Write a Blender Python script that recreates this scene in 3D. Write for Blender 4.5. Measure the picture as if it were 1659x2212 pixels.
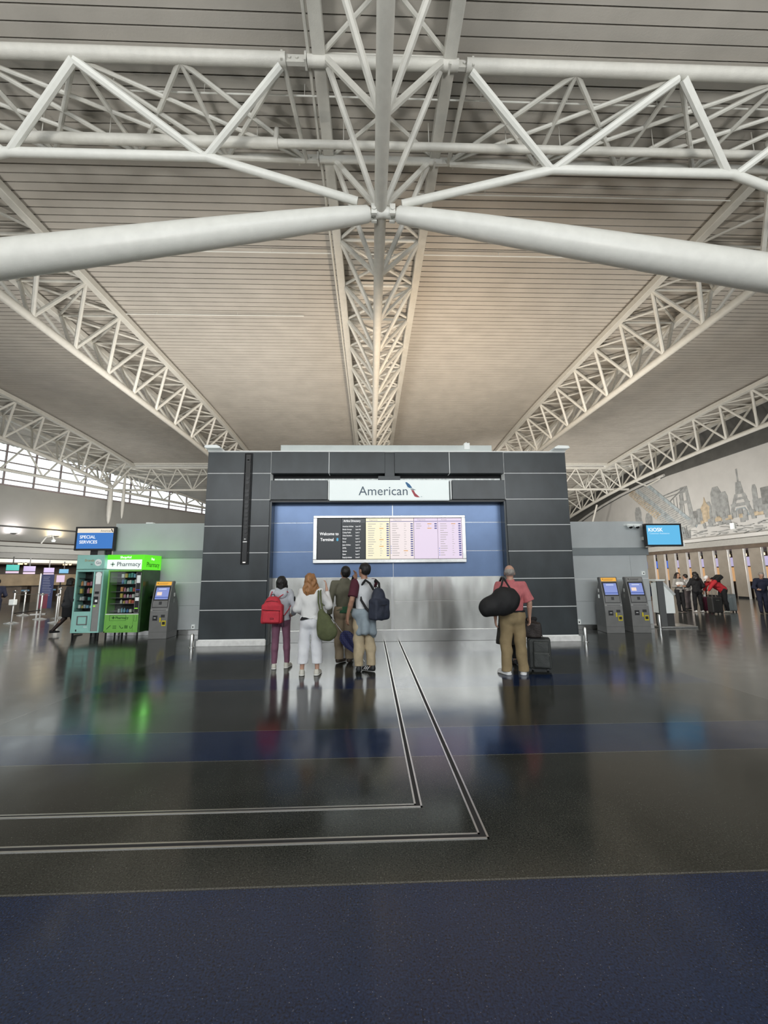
import bpy, bmesh, math, random
import numpy as np
from math import sin, cos, pi, radians, sqrt
from mathutils import Vector, Matrix
random.seed(7)
np.random.seed(7)
for o in list(bpy.data.objects): bpy.data.objects.remove(o)
SC = bpy.context.scene
COL = SC.collection

# ------------------------------------------------------------------ camera
cam_data = bpy.data.cameras.new('camera')
cam = bpy.data.objects.new('camera', cam_data); COL.objects.link(cam)
FPX = 890.0
cam_data.sensor_fit = 'HORIZONTAL'; cam_data.sensor_width = 36.0
cam_data.lens = FPX / 1659.0 * 36.0
cam_data.clip_start = 0.05; cam_data.clip_end = 400
PIT, YAW, ROL = radians(8.75), radians(1.92), radians(0.5)
fwd = Vector((sin(YAW)*cos(PIT), cos(YAW)*cos(PIT), sin(PIT)))
rgt = Vector((cos(YAW), -sin(YAW), 0)); upv = rgt.cross(fwd)
r2 = rgt*cos(ROL) - upv*sin(ROL); u2 = upv*cos(ROL) + rgt*sin(ROL)
M = Matrix((r2, u2, -fwd)).transposed().to_4x4()
M.translation = Vector((0, 0, 1.6))
cam.matrix_world = M
SC.camera = cam

# ------------------------------------------------------------------ world, exposure
W = bpy.data.worlds.new('sky'); SC.world = W; W.use_nodes = True
bgn = W.node_tree.nodes['Background']
bgn.inputs[0].default_value = (0.93, 0.97, 1.0, 1); bgn.inputs[1].default_value = 2.0
SC.view_settings.view_transform = 'Standard'; SC.view_settings.look = 'None'
SC.view_settings.exposure = 0.15; SC.view_settings.gamma = 1.0; SC.view_settings.use_curve_mapping = False

# ------------------------------------------------------------------ lights of the hall and added fill
def area(name, loc, target, size, power, col=(1, 1, 1), sy=None):
    d = bpy.data.lights.new(name, 'AREA'); d.energy = power; d.color = col
    d.shape = 'RECTANGLE' if sy else 'SQUARE'; d.size = size
    if sy: d.size_y = sy
    o = bpy.data.objects.new(name, d); COL.objects.link(o); o.location = loc
    v = Vector(target) - Vector(loc)
    o.rotation_euler = v.to_track_quat('-Z', 'Y').to_euler()
    return o
# uplights standing on top of the dark wall and on the grey wings
area('uplight_warm', (2.2, 11.6, 5.1), (3.2, 24, 11.2), 0.9, 520, (1.0, 0.80, 0.60))
area('uplight_left', (-3.4, 11.3, 5.1), (-5, 18, 11.5), 0.9, 230, (1.0, 0.95, 0.89))
area('uplight_wing', (8.3, 13.6, 3.6), (14, 24, 11.0), 1.2, 480, (1.0, 0.93, 0.84))
area('uplight_wing', (-8.0, 13.6, 3.6), (-14, 22, 11.0), 1.2, 520, (1.0, 0.95, 0.88))
area('fill_far', (10.0, 30, 4.5), (16, 40, 10.0), 1.2, 550, (1.0, 0.92, 0.82))  # unseen lamp added to lift the far right end of the roof
area('fill_behind', (-7, -4, 3.0), (-7, -4, 11.5), 3.0, 1150, (1.0, 0.985, 0.95))  # this pair is added fill from below for the near roof and struts
area('fill_behind', (8, -4, 3.0), (8, -4, 11.5), 3.0, 1150, (1.0, 0.985, 0.95))
# unseen fill lamps added to brighten the far part of the deck
area('fill_hall', (3.5, 17, 3.4), (3.5, 29, 11), 1.4, 420, (1.0, 0.86, 0.70))
area('fill_hall', (-5, 17, 3.4), (-5, 29, 11), 1.4, 360, (1.0, 0.95, 0.88))
area('fill_mural', (17.5, 22, 2.6), (23.4, 28, 7.0), 1.5, 330, (1.0, 0.97, 0.93))  # both mural lamps are unseen fill, added to lighten the right wall
area('fill_mural', (17.5, 30, 2.6), (23.4, 34, 7.0), 1.5, 260, (1.0, 0.97, 0.93))
area('fill_leftwall', (-17, 27, 3.4), (-24.5, 32, 6.5), 1.5, 300, (1.0, 0.98, 0.95))  # added fill without a fixture, lightens the left wall
area('daylight_fill', (0, -11, 7.8), (0, 9, 0.5), 28.0, 1500, (0.93, 0.97, 1.0), 3.0)  # area light added as front fill, standing for daylight from unseen glazing behind

# ------------------------------------------------------------------ materials
MATS = {}
def mat(name, col, rough=0.5, metal=0.0, noise=0.0, nscale=8.0, bump=0.0, bscale=40.0, emit=None, estr=1.0, spec=None, nstretch=(1, 1, 1), coat=0.0):
    m = bpy.data.materials.new(name); m.use_nodes = True
    nt = m.node_tree; b = nt.nodes['Principled BSDF']
    c = (col[0], col[1], col[2], 1)
    b.inputs['Base Color'].default_value = c
    b.inputs['Roughness'].default_value = rough; b.inputs['Metallic'].default_value = metal
    if spec is not None: b.inputs['Specular IOR Level'].default_value = spec
    if coat: b.inputs['Coat Weight'].default_value = coat; b.inputs['Coat Roughness'].default_value = .08
    if noise or bump:
        tc = nt.nodes.new('ShaderNodeTexCoord'); mp = nt.nodes.new('ShaderNodeMapping')
        mp.inputs['Scale'].default_value = nstretch
        nt.links.new(tc.outputs['Object'], mp.inputs['Vector'])
    if noise:
        n = nt.nodes.new('ShaderNodeTexNoise'); n.inputs['Scale'].default_value = nscale; n.inputs['Detail'].default_value = 4
        nt.links.new(mp.outputs[0], n.inputs['Vector'])
        r = nt.nodes.new('ShaderNodeValToRGB')
        r.color_ramp.elements[0].position = 0.3; r.color_ramp.elements[1].position = 0.7
        r.color_ramp.elements[0].color = tuple(max(0, x*(1-noise)) for x in c[:3]) + (1,)
        r.color_ramp.elements[1].color = tuple(min(1, x*(1+noise)) for x in c[:3]) + (1,)
        nt.links.new(n.outputs['Fac'], r.inputs[0]); nt.links.new(r.outputs[0], b.inputs['Base Color'])
    if bump:
        n2 = nt.nodes.new('ShaderNodeTexNoise'); n2.inputs['Scale'].default_value = bscale; n2.inputs['Detail'].default_value = 3
        nt.links.new(mp.outputs[0], n2.inputs['Vector'])
        bp = nt.nodes.new('ShaderNodeBump'); bp.inputs['Strength'].default_value = bump; bp.inputs['Distance'].default_value = 0.02
        nt.links.new(n2.outputs['Fac'], bp.inputs['Height']); nt.links.new(bp.outputs[0], b.inputs['Normal'])
    if emit is not None:
        b.inputs['Emission Color'].default_value = (emit[0], emit[1], emit[2], 1); b.inputs['Emission Strength'].default_value = estr
    MATS[name] = m
    return m
def srgb(r, g, b):
    f = lambda v: ((v/255+.055)/1.055)**2.4 if v > 10 else v/255/12.92
    return (f(r), f(g), f(b))
def glow(name, rgb, s=1.0):
    c = srgb(*rgb)
    return mat(name, (c[0]*.15, c[1]*.15, c[2]*.15), .35, emit=c, estr=s*.86)

m_steel = mat('painted_steel', (.61, .60, .55), .45, noise=.05, nscale=6, bump=.15, bscale=60)
m_strut = mat('strut_paint', (.76, .765, .72), .38, noise=.04, nscale=4, bump=.1, bscale=50)
m_deck = mat('deck_metal', (.455, .43, .388), .55, noise=.07, nscale=1.2, bump=.1, bscale=30)
m_deckgap = mat('deck_gap', (.02, .018, .017), .9)
m_dark = mat('dark_panel', (.036, .045, .050), .30, noise=.28, nscale=2.2, bump=.03, bscale=6, nstretch=(1, 1, .6))
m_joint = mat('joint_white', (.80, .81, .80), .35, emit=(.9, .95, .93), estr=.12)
m_blue = mat('blue_panel', (.16, .245, .43), .28, noise=.08, nscale=2.0, bump=.06, bscale=3, metal=.3)
m_inox = mat('brushed_steel', (.66, .66, .63), .24, 1.0, noise=.12, nscale=1.6, bump=.8, bscale=1.9, nstretch=(1.6, 1, .55))
for n_ in m_inox.node_tree.nodes:
    if n_.type == 'TEX_NOISE' and abs(n_.inputs['Scale'].default_value-1.9) < .01: n_.inputs['Detail'].default_value = .6
m_inox2 = mat('satin_steel', (.72, .72, .70), .25, 1.0, noise=.06, nscale=8)
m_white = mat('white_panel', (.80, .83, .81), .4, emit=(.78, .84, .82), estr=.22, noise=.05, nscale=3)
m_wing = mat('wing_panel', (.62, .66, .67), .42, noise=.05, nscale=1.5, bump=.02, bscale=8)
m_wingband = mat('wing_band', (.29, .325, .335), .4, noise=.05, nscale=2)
m_black = mat('black_plastic', (.012, .012, .013), .35)
m_blackm = mat('black_matte', (.016, .016, .018), .7)
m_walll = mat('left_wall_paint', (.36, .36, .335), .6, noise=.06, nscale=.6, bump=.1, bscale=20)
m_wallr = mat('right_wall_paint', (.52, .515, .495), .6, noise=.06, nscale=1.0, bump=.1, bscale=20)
m_band = mat('dark_band', (.085, .085, .08), .6, noise=.15, nscale=2)
m_beige = mat('partition_beige', (.25, .22, .18), .5, noise=.1, nscale=2)
m_tan = mat('tan_wall', (.42, .32, .20), .55, noise=.15, nscale=2)
m_brown = mat('brown_counter', (.10, .075, .055), .5, noise=.2, nscale=3)
m_mull = mat('mullion', (.30, .25, .25), .5, noise=.05)
m_grey = mat('machine_grey', (.22, .22, .215), .38, noise=.08, nscale=5)
m_greyl = mat('machine_grey_light', (.34, .34, .33), .38, noise=.06, nscale=5)
m_aqua = mat('aqua_paint', (.40, .78, .70), .4, noise=.05, nscale=4)
m_green = mat('green_paint', (.24, .62, .11), .4, noise=.06, nscale=4)
m_greend = mat('green_side', (.022, .085, .014), .35, noise=.35, nscale=5, coat=.4)
m_alu = mat('aluminium', (.72, .71, .68), .3, 1.0)

def glassmat():
    m = bpy.data.materials.new('clear_glass'); m.use_nodes = True; nt = m.node_tree
    for n in list(nt.nodes): nt.nodes.remove(n)
    o = nt.nodes.new('ShaderNodeOutputMaterial'); mx = nt.nodes.new('ShaderNodeMixShader')
    t = nt.nodes.new('ShaderNodeBsdfTransparent'); g = nt.nodes.new('ShaderNodeBsdfGlossy')
    t.inputs[0].default_value = (.93, .96, .95, 1); g.inputs['Roughness'].default_value = .03
    f = nt.nodes.new('ShaderNodeFresnel'); f.inputs[0].default_value = 1.35
    nt.links.new(f.outputs[0], mx.inputs[0]); nt.links.new(t.outputs[0], mx.inputs[1]); nt.links.new(g.outputs[0], mx.inputs[2])
    nt.links.new(mx.outputs[0], o.inputs[0]); return m
m_glass = glassmat()

def floormat():
    m = bpy.data.materials.new('terrazzo'); m.use_nodes = True; nt = m.node_tree; N = nt.nodes; L = nt.links
    b = N['Principled BSDF']
    g = N.new('ShaderNodeNewGeometry'); sp = N.new('ShaderNodeSeparateXYZ'); L.new(g.outputs['Position'], sp.inputs[0])
    def mth(op, a, bb=None, c=None):
        n = N.new('ShaderNodeMath'); n.operation = op
        for i, v in enumerate((a, bb, c)):
            if v is None: continue
            if isinstance(v, (int, float)): n.inputs[i].default_value = v
            else: L.new(v, n.inputs[i])
        return n.outputs[0]
    X, Y = sp.outputs[0], sp.outputs[1]
    def band(v, a, c): return mth('MULTIPLY', mth('GREATER_THAN', v, a), mth('LESS_THAN', v, c))
    inx = band(X, -4.12, 5.05)
    s = None
    for a, c in ((-8, -6.1), (-4.4, -2.6), (.2, 2.43), (3.965, 4.655), (6.22, 6.89), (8.42, 9.05)):
        q = band(Y, a, c); s = q if s is None else mth('ADD', s, q)
    blue = mth('MULTIPLY', s, inx)
    def mixc(f, a, c):
        n = N.new('ShaderNodeMix'); n.data_type = 'RGBA'
        if isinstance(f, float): n.inputs[0].default_value = f
        else: L.new(f, n.inputs[0])
        for i, v in ((6, a), (7, c)):
            if isinstance(v, tuple): n.inputs[i].default_value = v + (1,)
            else: L.new(v, n.inputs[i])
        return n.outputs[2]
    base = mixc(inx, (.070, .074, .070), (.031, .033, .028))
    c = mixc(blue, base, (.010, .021, .058))
    # thin divider strips between the fields
    ln = None
    for v in (2.44, 3.955, 4.665, 6.21, 6.90, 8.41, 9.06):
        q = mth('COMPARE', Y, v, .006); ln = q if ln is None else mth('ADD', ln, q)
    ln = mth('MULTIPLY', ln, inx)
    for v in (-4.12, 5.05, -8.6, 9.6):
        ln = mth('ADD', ln, mth('COMPARE', X, v, .007))
    for v in (12.9, 17.4, 5.2):
        ln = mth('ADD', ln, mth('MULTIPLY', mth('COMPARE', Y, v, .008), mth('SUBTRACT', 1.0, inx)))
    ln = mth('MINIMUM', ln, 1.0)
    c = mixc(mth('MULTIPLY', ln, .55), c, (.15, .15, .14))
    vo = N.new('ShaderNodeTexVoronoi'); vo.inputs['Scale'].default_value = 85; L.new(g.outputs['Position'], vo.inputs['Vector'])
    no = N.new('ShaderNodeTexNoise'); no.inputs['Scale'].default_value = 110; no.inputs['Detail'].default_value = 4; L.new(g.outputs['Position'], no.inputs['Vector'])
    sn = N.new('ShaderNodeTexNoise'); sn.inputs['Scale'].default_value = 2.5; sn.inputs['Detail'].default_value = 5; L.new(g.outputs['Position'], sn.inputs['Vector'])
    k = mth('ADD', mth('MULTIPLY', no.outputs['Fac'], 3.6), mth('MULTIPLY', sn.outputs['Fac'], .6))
    k = mth('MAXIMUM', mth('SUBTRACT', k, 1.1), .15)
    mm = N.new('ShaderNodeMix'); mm.data_type = 'RGBA'; mm.blend_type = 'MULTIPLY'; mm.inputs[0].default_value = 1.0
    cb = N.new('ShaderNodeCombineColor'); L.new(k, cb.inputs[0]); L.new(k, cb.inputs[1]); L.new(k, cb.inputs[2])
    L.new(c, mm.inputs[6]); L.new(cb.outputs[0], mm.inputs[7])
    chip = mth('MULTIPLY', mth('LESS_THAN', vo.outputs['Distance'], .13), mth('GREATER_THAN', no.outputs['Fac'], .57))
    c2 = mixc(chip, mm.outputs[2], (.26, .26, .23))
    L.new(c2, b.inputs['Base Color'])
    rr = mth('ADD', mth('MULTIPLY', sn.outputs['Fac'], .14), .08)
    L.new(rr, b.inputs['Roughness']); b.inputs['IOR'].default_value = 1.41
    bp = N.new('ShaderNodeBump'); bp.inputs['Strength'].default_value = .06; bp.inputs['Distance'].default_value = .01
    L.new(sn.outputs['Fac'], bp.inputs['Height']); L.new(bp.outputs[0], b.inputs['Normal'])
    return m
m_floor = floormat()

# ------------------------------------------------------------------ builders
def tag(o, label=None, cat=None, group=None, kind=None):
    if label: o['label'] = label
    if cat: o['category'] = cat
    if group: o['group'] = group
    if kind: o['kind'] = kind
    return o
def empty(name, loc, label, cat, group=None, rz=0):
    o = bpy.data.objects.new(name, None); COL.objects.link(o); o.location = loc; o.rotation_euler = (0, 0, rz)
    o.empty_display_size = .2
    return tag(o, label, cat, group)
class MB:
    def __init__(s): s.v = []; s.f = []
    def add(s, vs, fs):
        n = len(s.v); s.v += [tuple(v) for v in vs]; s.f += [tuple(n+i for i in f) for f in fs]; return s
    def box(s, x0, x1, y0, y1, z0, z1):
        vs = [(x0,y0,z0),(x1,y0,z0),(x1,y1,z0),(x0,y1,z0),(x0,y0,z1),(x1,y0,z1),(x1,y1,z1),(x0,y1,z1)]
        return s.add(vs, [(0,3,2,1),(4,5,6,7),(0,1,5,4),(1,2,6,5),(2,3,7,6),(3,0,4,7)])
    def prism(s, pts, axis, a0, a1):
        # pts: outline (2D); axis: extrusion axis 'x','y','z'
        n = len(pts)
        def P(p, a):
            return {'x': (a, p[0], p[1]), 'y': (p[0], a, p[1]), 'z': (p[0], p[1], a)}[axis]
        vs = [P(p, a0) for p in pts] + [P(p, a1) for p in pts]
        fs = [tuple(range(n-1, -1, -1)), tuple(range(n, 2*n))] + [(i, (i+1) % n, n+(i+1) % n, n+i) for i in range(n)]
        return s.add(vs, fs)
    def tube(s, pts, r, seg=10, caps=True):
        pts = [Vector(p) for p in pts]; n = len(pts)
        rs = r if isinstance(r, (list, tuple)) else [r]*n
        rings = []
        prev = None
        for i, p in enumerate(pts):
            d = (pts[min(i+1, n-1)] - pts[max(i-1, 0)]).normalized()
            if prev is None:
                a = Vector((0, 0, 1)) if abs(d.z) < .9 else Vector((1, 0, 0))
                u = d.cross(a).normalized()
            else:
                u = (prev - d*prev.dot(d)).normalized()
            prev = u; w = d.cross(u)
            rings.append([p + (u*cos(2*pi*k/seg) + w*sin(2*pi*k/seg))*rs[i] for k in range(seg)])
        vs = [v for rg in rings for v in rg]
        fs = [(i*seg+k, i*seg+(k+1) % seg, (i+1)*seg+(k+1) % seg, (i+1)*seg+k) for i in range(n-1) for k in range(seg)]
        if caps: fs += [tuple(range(seg-1, -1, -1)), tuple((n-1)*seg+k for k in range(seg))]
        return s.add(vs, fs)
    def lathe(s, prof, c=(0, 0, 0), seg=16, axis='z'):
        vs = []; n = len(prof)
        for r, h in prof:
            for k in range(seg):
                a = 2*pi*k/seg; x, y = r*cos(a), r*sin(a)
                p = {'z': (x, y, h), 'y': (x, h, y), 'x': (h, x, y)}[axis]
                vs.append((c[0]+p[0], c[1]+p[1], c[2]+p[2]))
        fs = [(i*seg+k, i*seg+(k+1) % seg, (i+1)*seg+(k+1) % seg, (i+1)*seg+k) for i in range(n-1) for k in range(seg)]
        fs += [tuple(range(seg-1, -1, -1)), tuple((n-1)*seg+k for k in range(seg))]
        return s.add(vs, fs)
    def build(s, name, m, parent=None, smooth=False, bevel=0, loc=None, rot=None):
        me = bpy.data.meshes.new(name); me.from_pydata(s.v, [], s.f); me.update()
        if smooth or bevel == 0 and False:
            pass
        bm = bmesh.new(); bm.from_mesh(me); bmesh.ops.recalc_face_normals(bm, faces=bm.faces); bm.to_mesh(me); bm.free()
        if smooth:
            me.polygons.foreach_set('use_smooth', [True]*len(me.polygons))
            try: me.set_sharp_from_angle(angle=radians(40))
            except Exception: pass
        me.materials.append(m)
        o = bpy.data.objects.new(name, me); COL.objects.link(o)
        if parent: o.parent = parent
        if loc: o.location = loc
        if rot: o.rotation_euler = rot
        if bevel:
            md = o.modifiers.new('bevel', 'BEVEL'); md.width = bevel; md.segments = 2; md.limit_method = 'ANGLE'
        return o
def box(name, m, parent, x0, x1, y0, y1, z0, z1, bevel=0):
    return MB().box(x0, x1, y0, y1, z0, z1).build(name, m, parent, bevel=bevel)
def struct(o): o['kind'] = 'structure'; return o
def text(name, s, m, parent, loc, size, rot=(pi/2, 0, 0), align='LEFT', ext=.002, sx=1.0, bold=0.0, lsp=1.0):
    cu = bpy.data.curves.new(name, 'FONT'); cu.body = s; cu.size = size; cu.extrude = ext; cu.align_x = align; cu.offset = bold
    cu.resolution_u = 3; cu.space_line = lsp
    t = bpy.data.objects.new(name, cu); COL.objects.link(t)
    dg = bpy.context.evaluated_depsgraph_get(); dg.update()
    me = bpy.data.meshes.new_from_object(t.evaluated_get(dg))
    bpy.data.objects.remove(t)
    me.name = name; me.materials.clear(); me.materials.append(m)
    o = bpy.data.objects.new(name, me); COL.objects.link(o); o.parent = parent
    o.location = loc; o.rotation_euler = rot; o.scale = (sx, 1, 1)
    return o

# ------------------------------------------------------------------ setting: floor, roof deck, walls
struct(MB().box(-50, 50, -16, 60, -.2, 0).build('floor', m_floor))
# expansion joint tracks let into the floor
m_track = mat('track_metal', (.62, .61, .58), .3, 1.0)
def track(name, xa, xb, ya, yb):
    t = MB(); g = MB(); h = .004; r = .013
    t.box(xa, xa+r, ya, 10.4, 0, h).box(xb-r, xb, yb, 10.4, 0, h)
    t.box(-14, xa+r, ya, ya+r, 0, h); t.box(-14, xb, yb, yb+r, 0, h)
    o = struct(t.build(name, m_track))
    g.box(xa+r, xb-r, yb+r, 10.4, 0, .0015).box(-14, xa+r, yb+r, ya, 0, .0015)
    g.build('joint_gap', m_blackm, o)
track('trim_1', .300, .356, 3.172, 3.142)
track('trim_2', .662, .722, 2.822, 2.778)

def drop(y): return .0036*max(0, y-20)**2
UW = Vector((.498, .867, 0)); NW = Vector((.867, -.498, 0)); PW = Vector((-26.14, 29.32, 0))
def wallx(y): return PW.x + (y-PW.y)*(UW.x/UW.y)
def wl(s, d, z): p = PW + UW*s + NW*d; return (p.x, p.y, z)
deck = MB(); gap = MB()
y = -13.0
while y < 33.3:
    y1 = y + .208
    x0 = wallx(y) - .2; za, zb = 11.5-drop(y), 11.5-drop(y1)
    deck.add([(x0,y,za),(23.5,y,za),(23.5,y1,zb),(x0,y1,zb),(x0,y,za+.05),(23.5,y,za+.05),(23.5,y1,zb+.05),(x0,y1,zb+.05)],
             [(0,3,2,1),(0,1,5,4),(2,3,7,6),(1,2,6,5),(3,0,4,7)])
    y += .24
ys = [-13+i*1.85 for i in range(26)]
ceil_o = struct(deck.build('ceiling', m_deck))
for a, c in zip(ys[:-1], ys[1:]):
    c = min(c, 33.5)
    if a >= 33.5: break
    za, zb = 11.56-drop(a), 11.56-drop(c)
    gap.add([(wallx(a)-.3,a,za),(23.6,a,za),(23.6,c,zb),(wallx(c)-.3,c,zb)], [(0,1,2,3)])
gap.build('deck_backing', m_deckgap, ceil_o)
# second, lower roof field beyond the gutter
d2 = MB(); y = 34.0
while y < 51:
    y1 = y+.46; za, zb = 11.5-drop(y), 11.5-drop(y1)
    d2.add([(wallx(y)-.2,y,za),(24.2,y,za),(24.2,y1,zb),(wallx(y1)-.2,y1,zb),(wallx(y)-.2,y,za+.06),(24.2,y,za+.06),(24.2,y1,zb+.06),(wallx(y1)-.2,y1,zb+.06)],
           [(0,3,2,1),(0,1,5,4),(2,3,7,6),(1,2,6,5),(3,0,4,7)])
    y += .5
struct(d2.build('ceiling_far', m_deck))
zg = 11.5-drop(33.5)
struct(MB().box(wallx(33.5), 23.5, 33.3, 33.62, zg-.12, zg+.06).build('trim_3', m_steel))
struct(MB().box(-16, 26, 51, 51.2, 0, 12).build('wall_far', m_walll))
wb = MB().box(-52, 24, -14.2, -14, 0, 1.2).box(-52, 24, -14.2, -14, 8.0, 11.7)
for k in range(13): wb.box(-52+k*6.2, -48.6+k*6.2, -14.2, -14, 1.2, 8.0)
struct(wb.build('wall_back', m_walll))
# walls of the hall: right wall with its mural surface
wr = MB()
wr.box(23.42, 23.7, -14, 51, 3.95, 9.15)
struct(wr.build('wall_right', m_wallr))
bnd = MB()
prof = [(-14, 9.15), (31, 9.15), (34, 8.95), (37, 8.65), (40, 8.2), (43, 7.6), (51, 5.8)]
bnd.prism([(a, b) for a, b in prof] + [(51, 11.6), (-14, 11.6)], 'x', 23.28, 23.7)
struct(bnd.build('trim_4', m_band))
struct(MB().tube([(23.2, a, b+.1) for a, b in prof if a > 30], .11, 8).build('trim_5', m_wallr, smooth=True))
# ledge and soffit under the mural
struct(MB().box(22.9, 23.5, -14, 50, 3.72, 3.95).build('trim_6', m_wallr))
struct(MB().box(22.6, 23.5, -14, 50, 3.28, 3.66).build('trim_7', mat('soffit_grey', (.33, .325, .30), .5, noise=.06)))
struct(MB().box(22.75, 28, -14, 50, 3.05, 3.28).build('trim_8', m_brown))
# back of the check-in bays behind the partitions
struct(MB().box(27.8, 28, -14, 50, 0, 4).build('wall_right_back', m_brown))
# left wall, angled away from the hall axis
def wallbox(mb, s0, s1, d0, d1, z0, z1):
    c = [wl(s0,d0,z0), wl(s1,d0,z0), wl(s1,d1,z0), wl(s0,d1,z0), wl(s0,d0,z1), wl(s1,d0,z1), wl(s1,d1,z1), wl(s0,d1,z1)]
    return mb.add(c, [(0,3,2,1),(4,5,6,7),(0,1,5,4),(1,2,6,5),(2,3,7,6),(3,0,4,7)])
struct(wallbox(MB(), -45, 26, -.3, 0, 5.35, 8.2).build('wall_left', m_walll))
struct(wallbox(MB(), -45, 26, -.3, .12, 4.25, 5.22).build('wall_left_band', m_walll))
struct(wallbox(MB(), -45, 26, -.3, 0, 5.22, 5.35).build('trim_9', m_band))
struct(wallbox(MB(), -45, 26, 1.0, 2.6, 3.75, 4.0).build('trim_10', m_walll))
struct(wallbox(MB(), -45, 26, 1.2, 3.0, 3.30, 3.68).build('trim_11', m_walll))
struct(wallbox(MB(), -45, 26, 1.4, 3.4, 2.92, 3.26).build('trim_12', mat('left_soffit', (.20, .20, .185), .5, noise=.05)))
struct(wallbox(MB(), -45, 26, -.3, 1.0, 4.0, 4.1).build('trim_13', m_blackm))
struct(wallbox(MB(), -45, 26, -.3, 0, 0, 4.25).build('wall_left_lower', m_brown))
sl = wallbox(MB(), -45, 26, 3.3, 3.55, 2.64, 2.86).build('strip_light', glow('strip_glow', (236, 232, 215), 1.0))
tag(sl, 'long pale light strip under the left check-in canopy', 'light')
struct(wallbox(MB(), -45, 26, .4, 3.28, 2.55, 2.66).build('trim_14', m_brown))
tw = wallbox(MB(), -45, 26, .25, .45, 1.1, 1.9).build('wall_left_tan', m_tan); struct(tw)
# clerestory window over the left wall
wf = MB()
for s in (-16,-14,-12,-10,-8,-6,-4,-1.8,.17,1.95,3.6,5.4,7.25,9.1,10.95,12.9,14.8,16.7,18.5,20.3):
    wallbox(wf, s-.05, s+.05, -.15, .0, 8.2, 11.5)
for z in (8.62, 9.9, 10.65):
    wallbox(wf, -20, 26, -.13, -.02, z-.04, z+.04)
wallbox(wf, -45, 26, -.2, .12, 8.16, 8.26)
wfo = struct(wf.build('window_1', m_mull))
gl = wallbox(MB(), -45, 26, -.09, -.07, 8.26, 11.45).build('window_pane', m_glass, wfo)
# thin rods inside the hall near the left window
# ------------------------------------------------------------------ roof trusses
def seg(name, a, b, r, parent, m=None, n=8):
    return MB().tube([a, b], r, n).build(name, m or m_steel, parent, smooth=True)
T_ = [2.3,4.35,6.38,8.3,10.7,12.6,14.45,16.3,18.1,20.05,22.1,24.1,26.2,28.3,30.4,32.5]
B_ = [3.9,5.95,7.81,9.8,11.75,13.55,15.35,17.1,18.95,20.85,22.85,24.95,27.1,29.2,31.3]
ZT, ZB = 11.28, 9.4
def roof_truss(label, xl, xr, xb, T, B, rt=.12, rb=.13, rw=.065, rail=None, rw2=.045, zb_off=0.0, dense=True):
    root = empty('roof_truss', (xb, B[0], ZB), label, 'truss', 'long roof trusses running towards the dark wall')
    o = Vector(root.location)
    def P(x, y, z): return Vector((x, y, z)) - o
    tl = [P(xl, y, ZT-drop(y)) for y in T]; tr = [P(xr, y, ZT-drop(y)) for y in T]
    bt = [P(xb, y, ZB-drop(y)+zb_off) for y in B]
    def chord(pts, name):
        mb = MB()
        for a, c in zip(pts[:-1], pts[1:]):
            mb.add([(a.x-rt,a.y,a.z-rt),(a.x+rt,a.y,a.z-rt),(c.x+rt,c.y,c.z-rt),(c.x-rt,c.y,c.z-rt),
                    (a.x-rt,a.y,a.z+rt),(a.x+rt,a.y,a.z+rt),(c.x+rt,c.y,c.z+rt),(c.x-rt,c.y,c.z+rt)],
                   [(0,3,2,1),(4,5,6,7),(1,2,6,5),(3,0,4,7)])
        mb.build(name, m_steel, root, bevel=.02)
    chord(tl, 'top_chord'); chord(tr, 'top_chord')
    bb = [bt[0]+Vector((0, -1.9, 0))] + bt + ([] if B[-1] > 34 else [])
    MB().tube(bb, rb, 14).build('bottom_chord', m_steel, root, smooth=True)
    if rail is not None:
        MB().tube([p+Vector((rail, 0, -.06)) for p in tl], .035, 6).build('conduit', m_steel, root, smooth=True)
    ins = rt*.9
    for j in range(len(B)):
        for sgn, t in ((1, tl), (-1, tr)):
            for k in (j, j+1):
                a = t[k] + Vector((sgn*ins, 0, -.05))
                seg('web_brace', a, bt[j]+Vector((-sgn*rb*.5, 0, rb*.4)), rw, root)
    for k in range(len(T)):
        seg('cross_bar', tl[k]+Vector((0, 0, .0)), tr[k], rw2, root)
        if k+1 < len(T):
            dz = Vector((0, 0, .03))
            seg('diagonal', tl[k]+dz, tr[k+1]+dz, rw2, root)
            seg('diagonal', tr[k]+dz*-1, tl[k+1]-dz, rw2, root)
    return root
roof_truss('pale steel roof truss directly overhead, pointing at the middle of the dark wall', -.93, 1.53, .24, T_, B_, rail=-.19)
roof_truss('steel roof truss next left of the central one, ending behind the dark wall', -11.6, -9.25, -10.25, T_[2:], B_[2:])
roof_truss('steel roof truss next right of the central one, ending behind the dark wall', 9.65, 11.95, 10.7, T_[2:], B_[2:])
roof_truss('far left roof truss running in front of the bright clerestory window', -21.9, -19.35, -20.6, T_[6:]+[33.4], B_[6:]+[32.9])
roof_truss('far right roof truss curving down in front of the skyline mural', 20.2, 22.4, 21.2, T_[6:]+[34.7,36.9,39.3,41.8,44.5], B_[6:]+[33.4,35.4,37.7,40.2,43.0], rail=.2)

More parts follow.
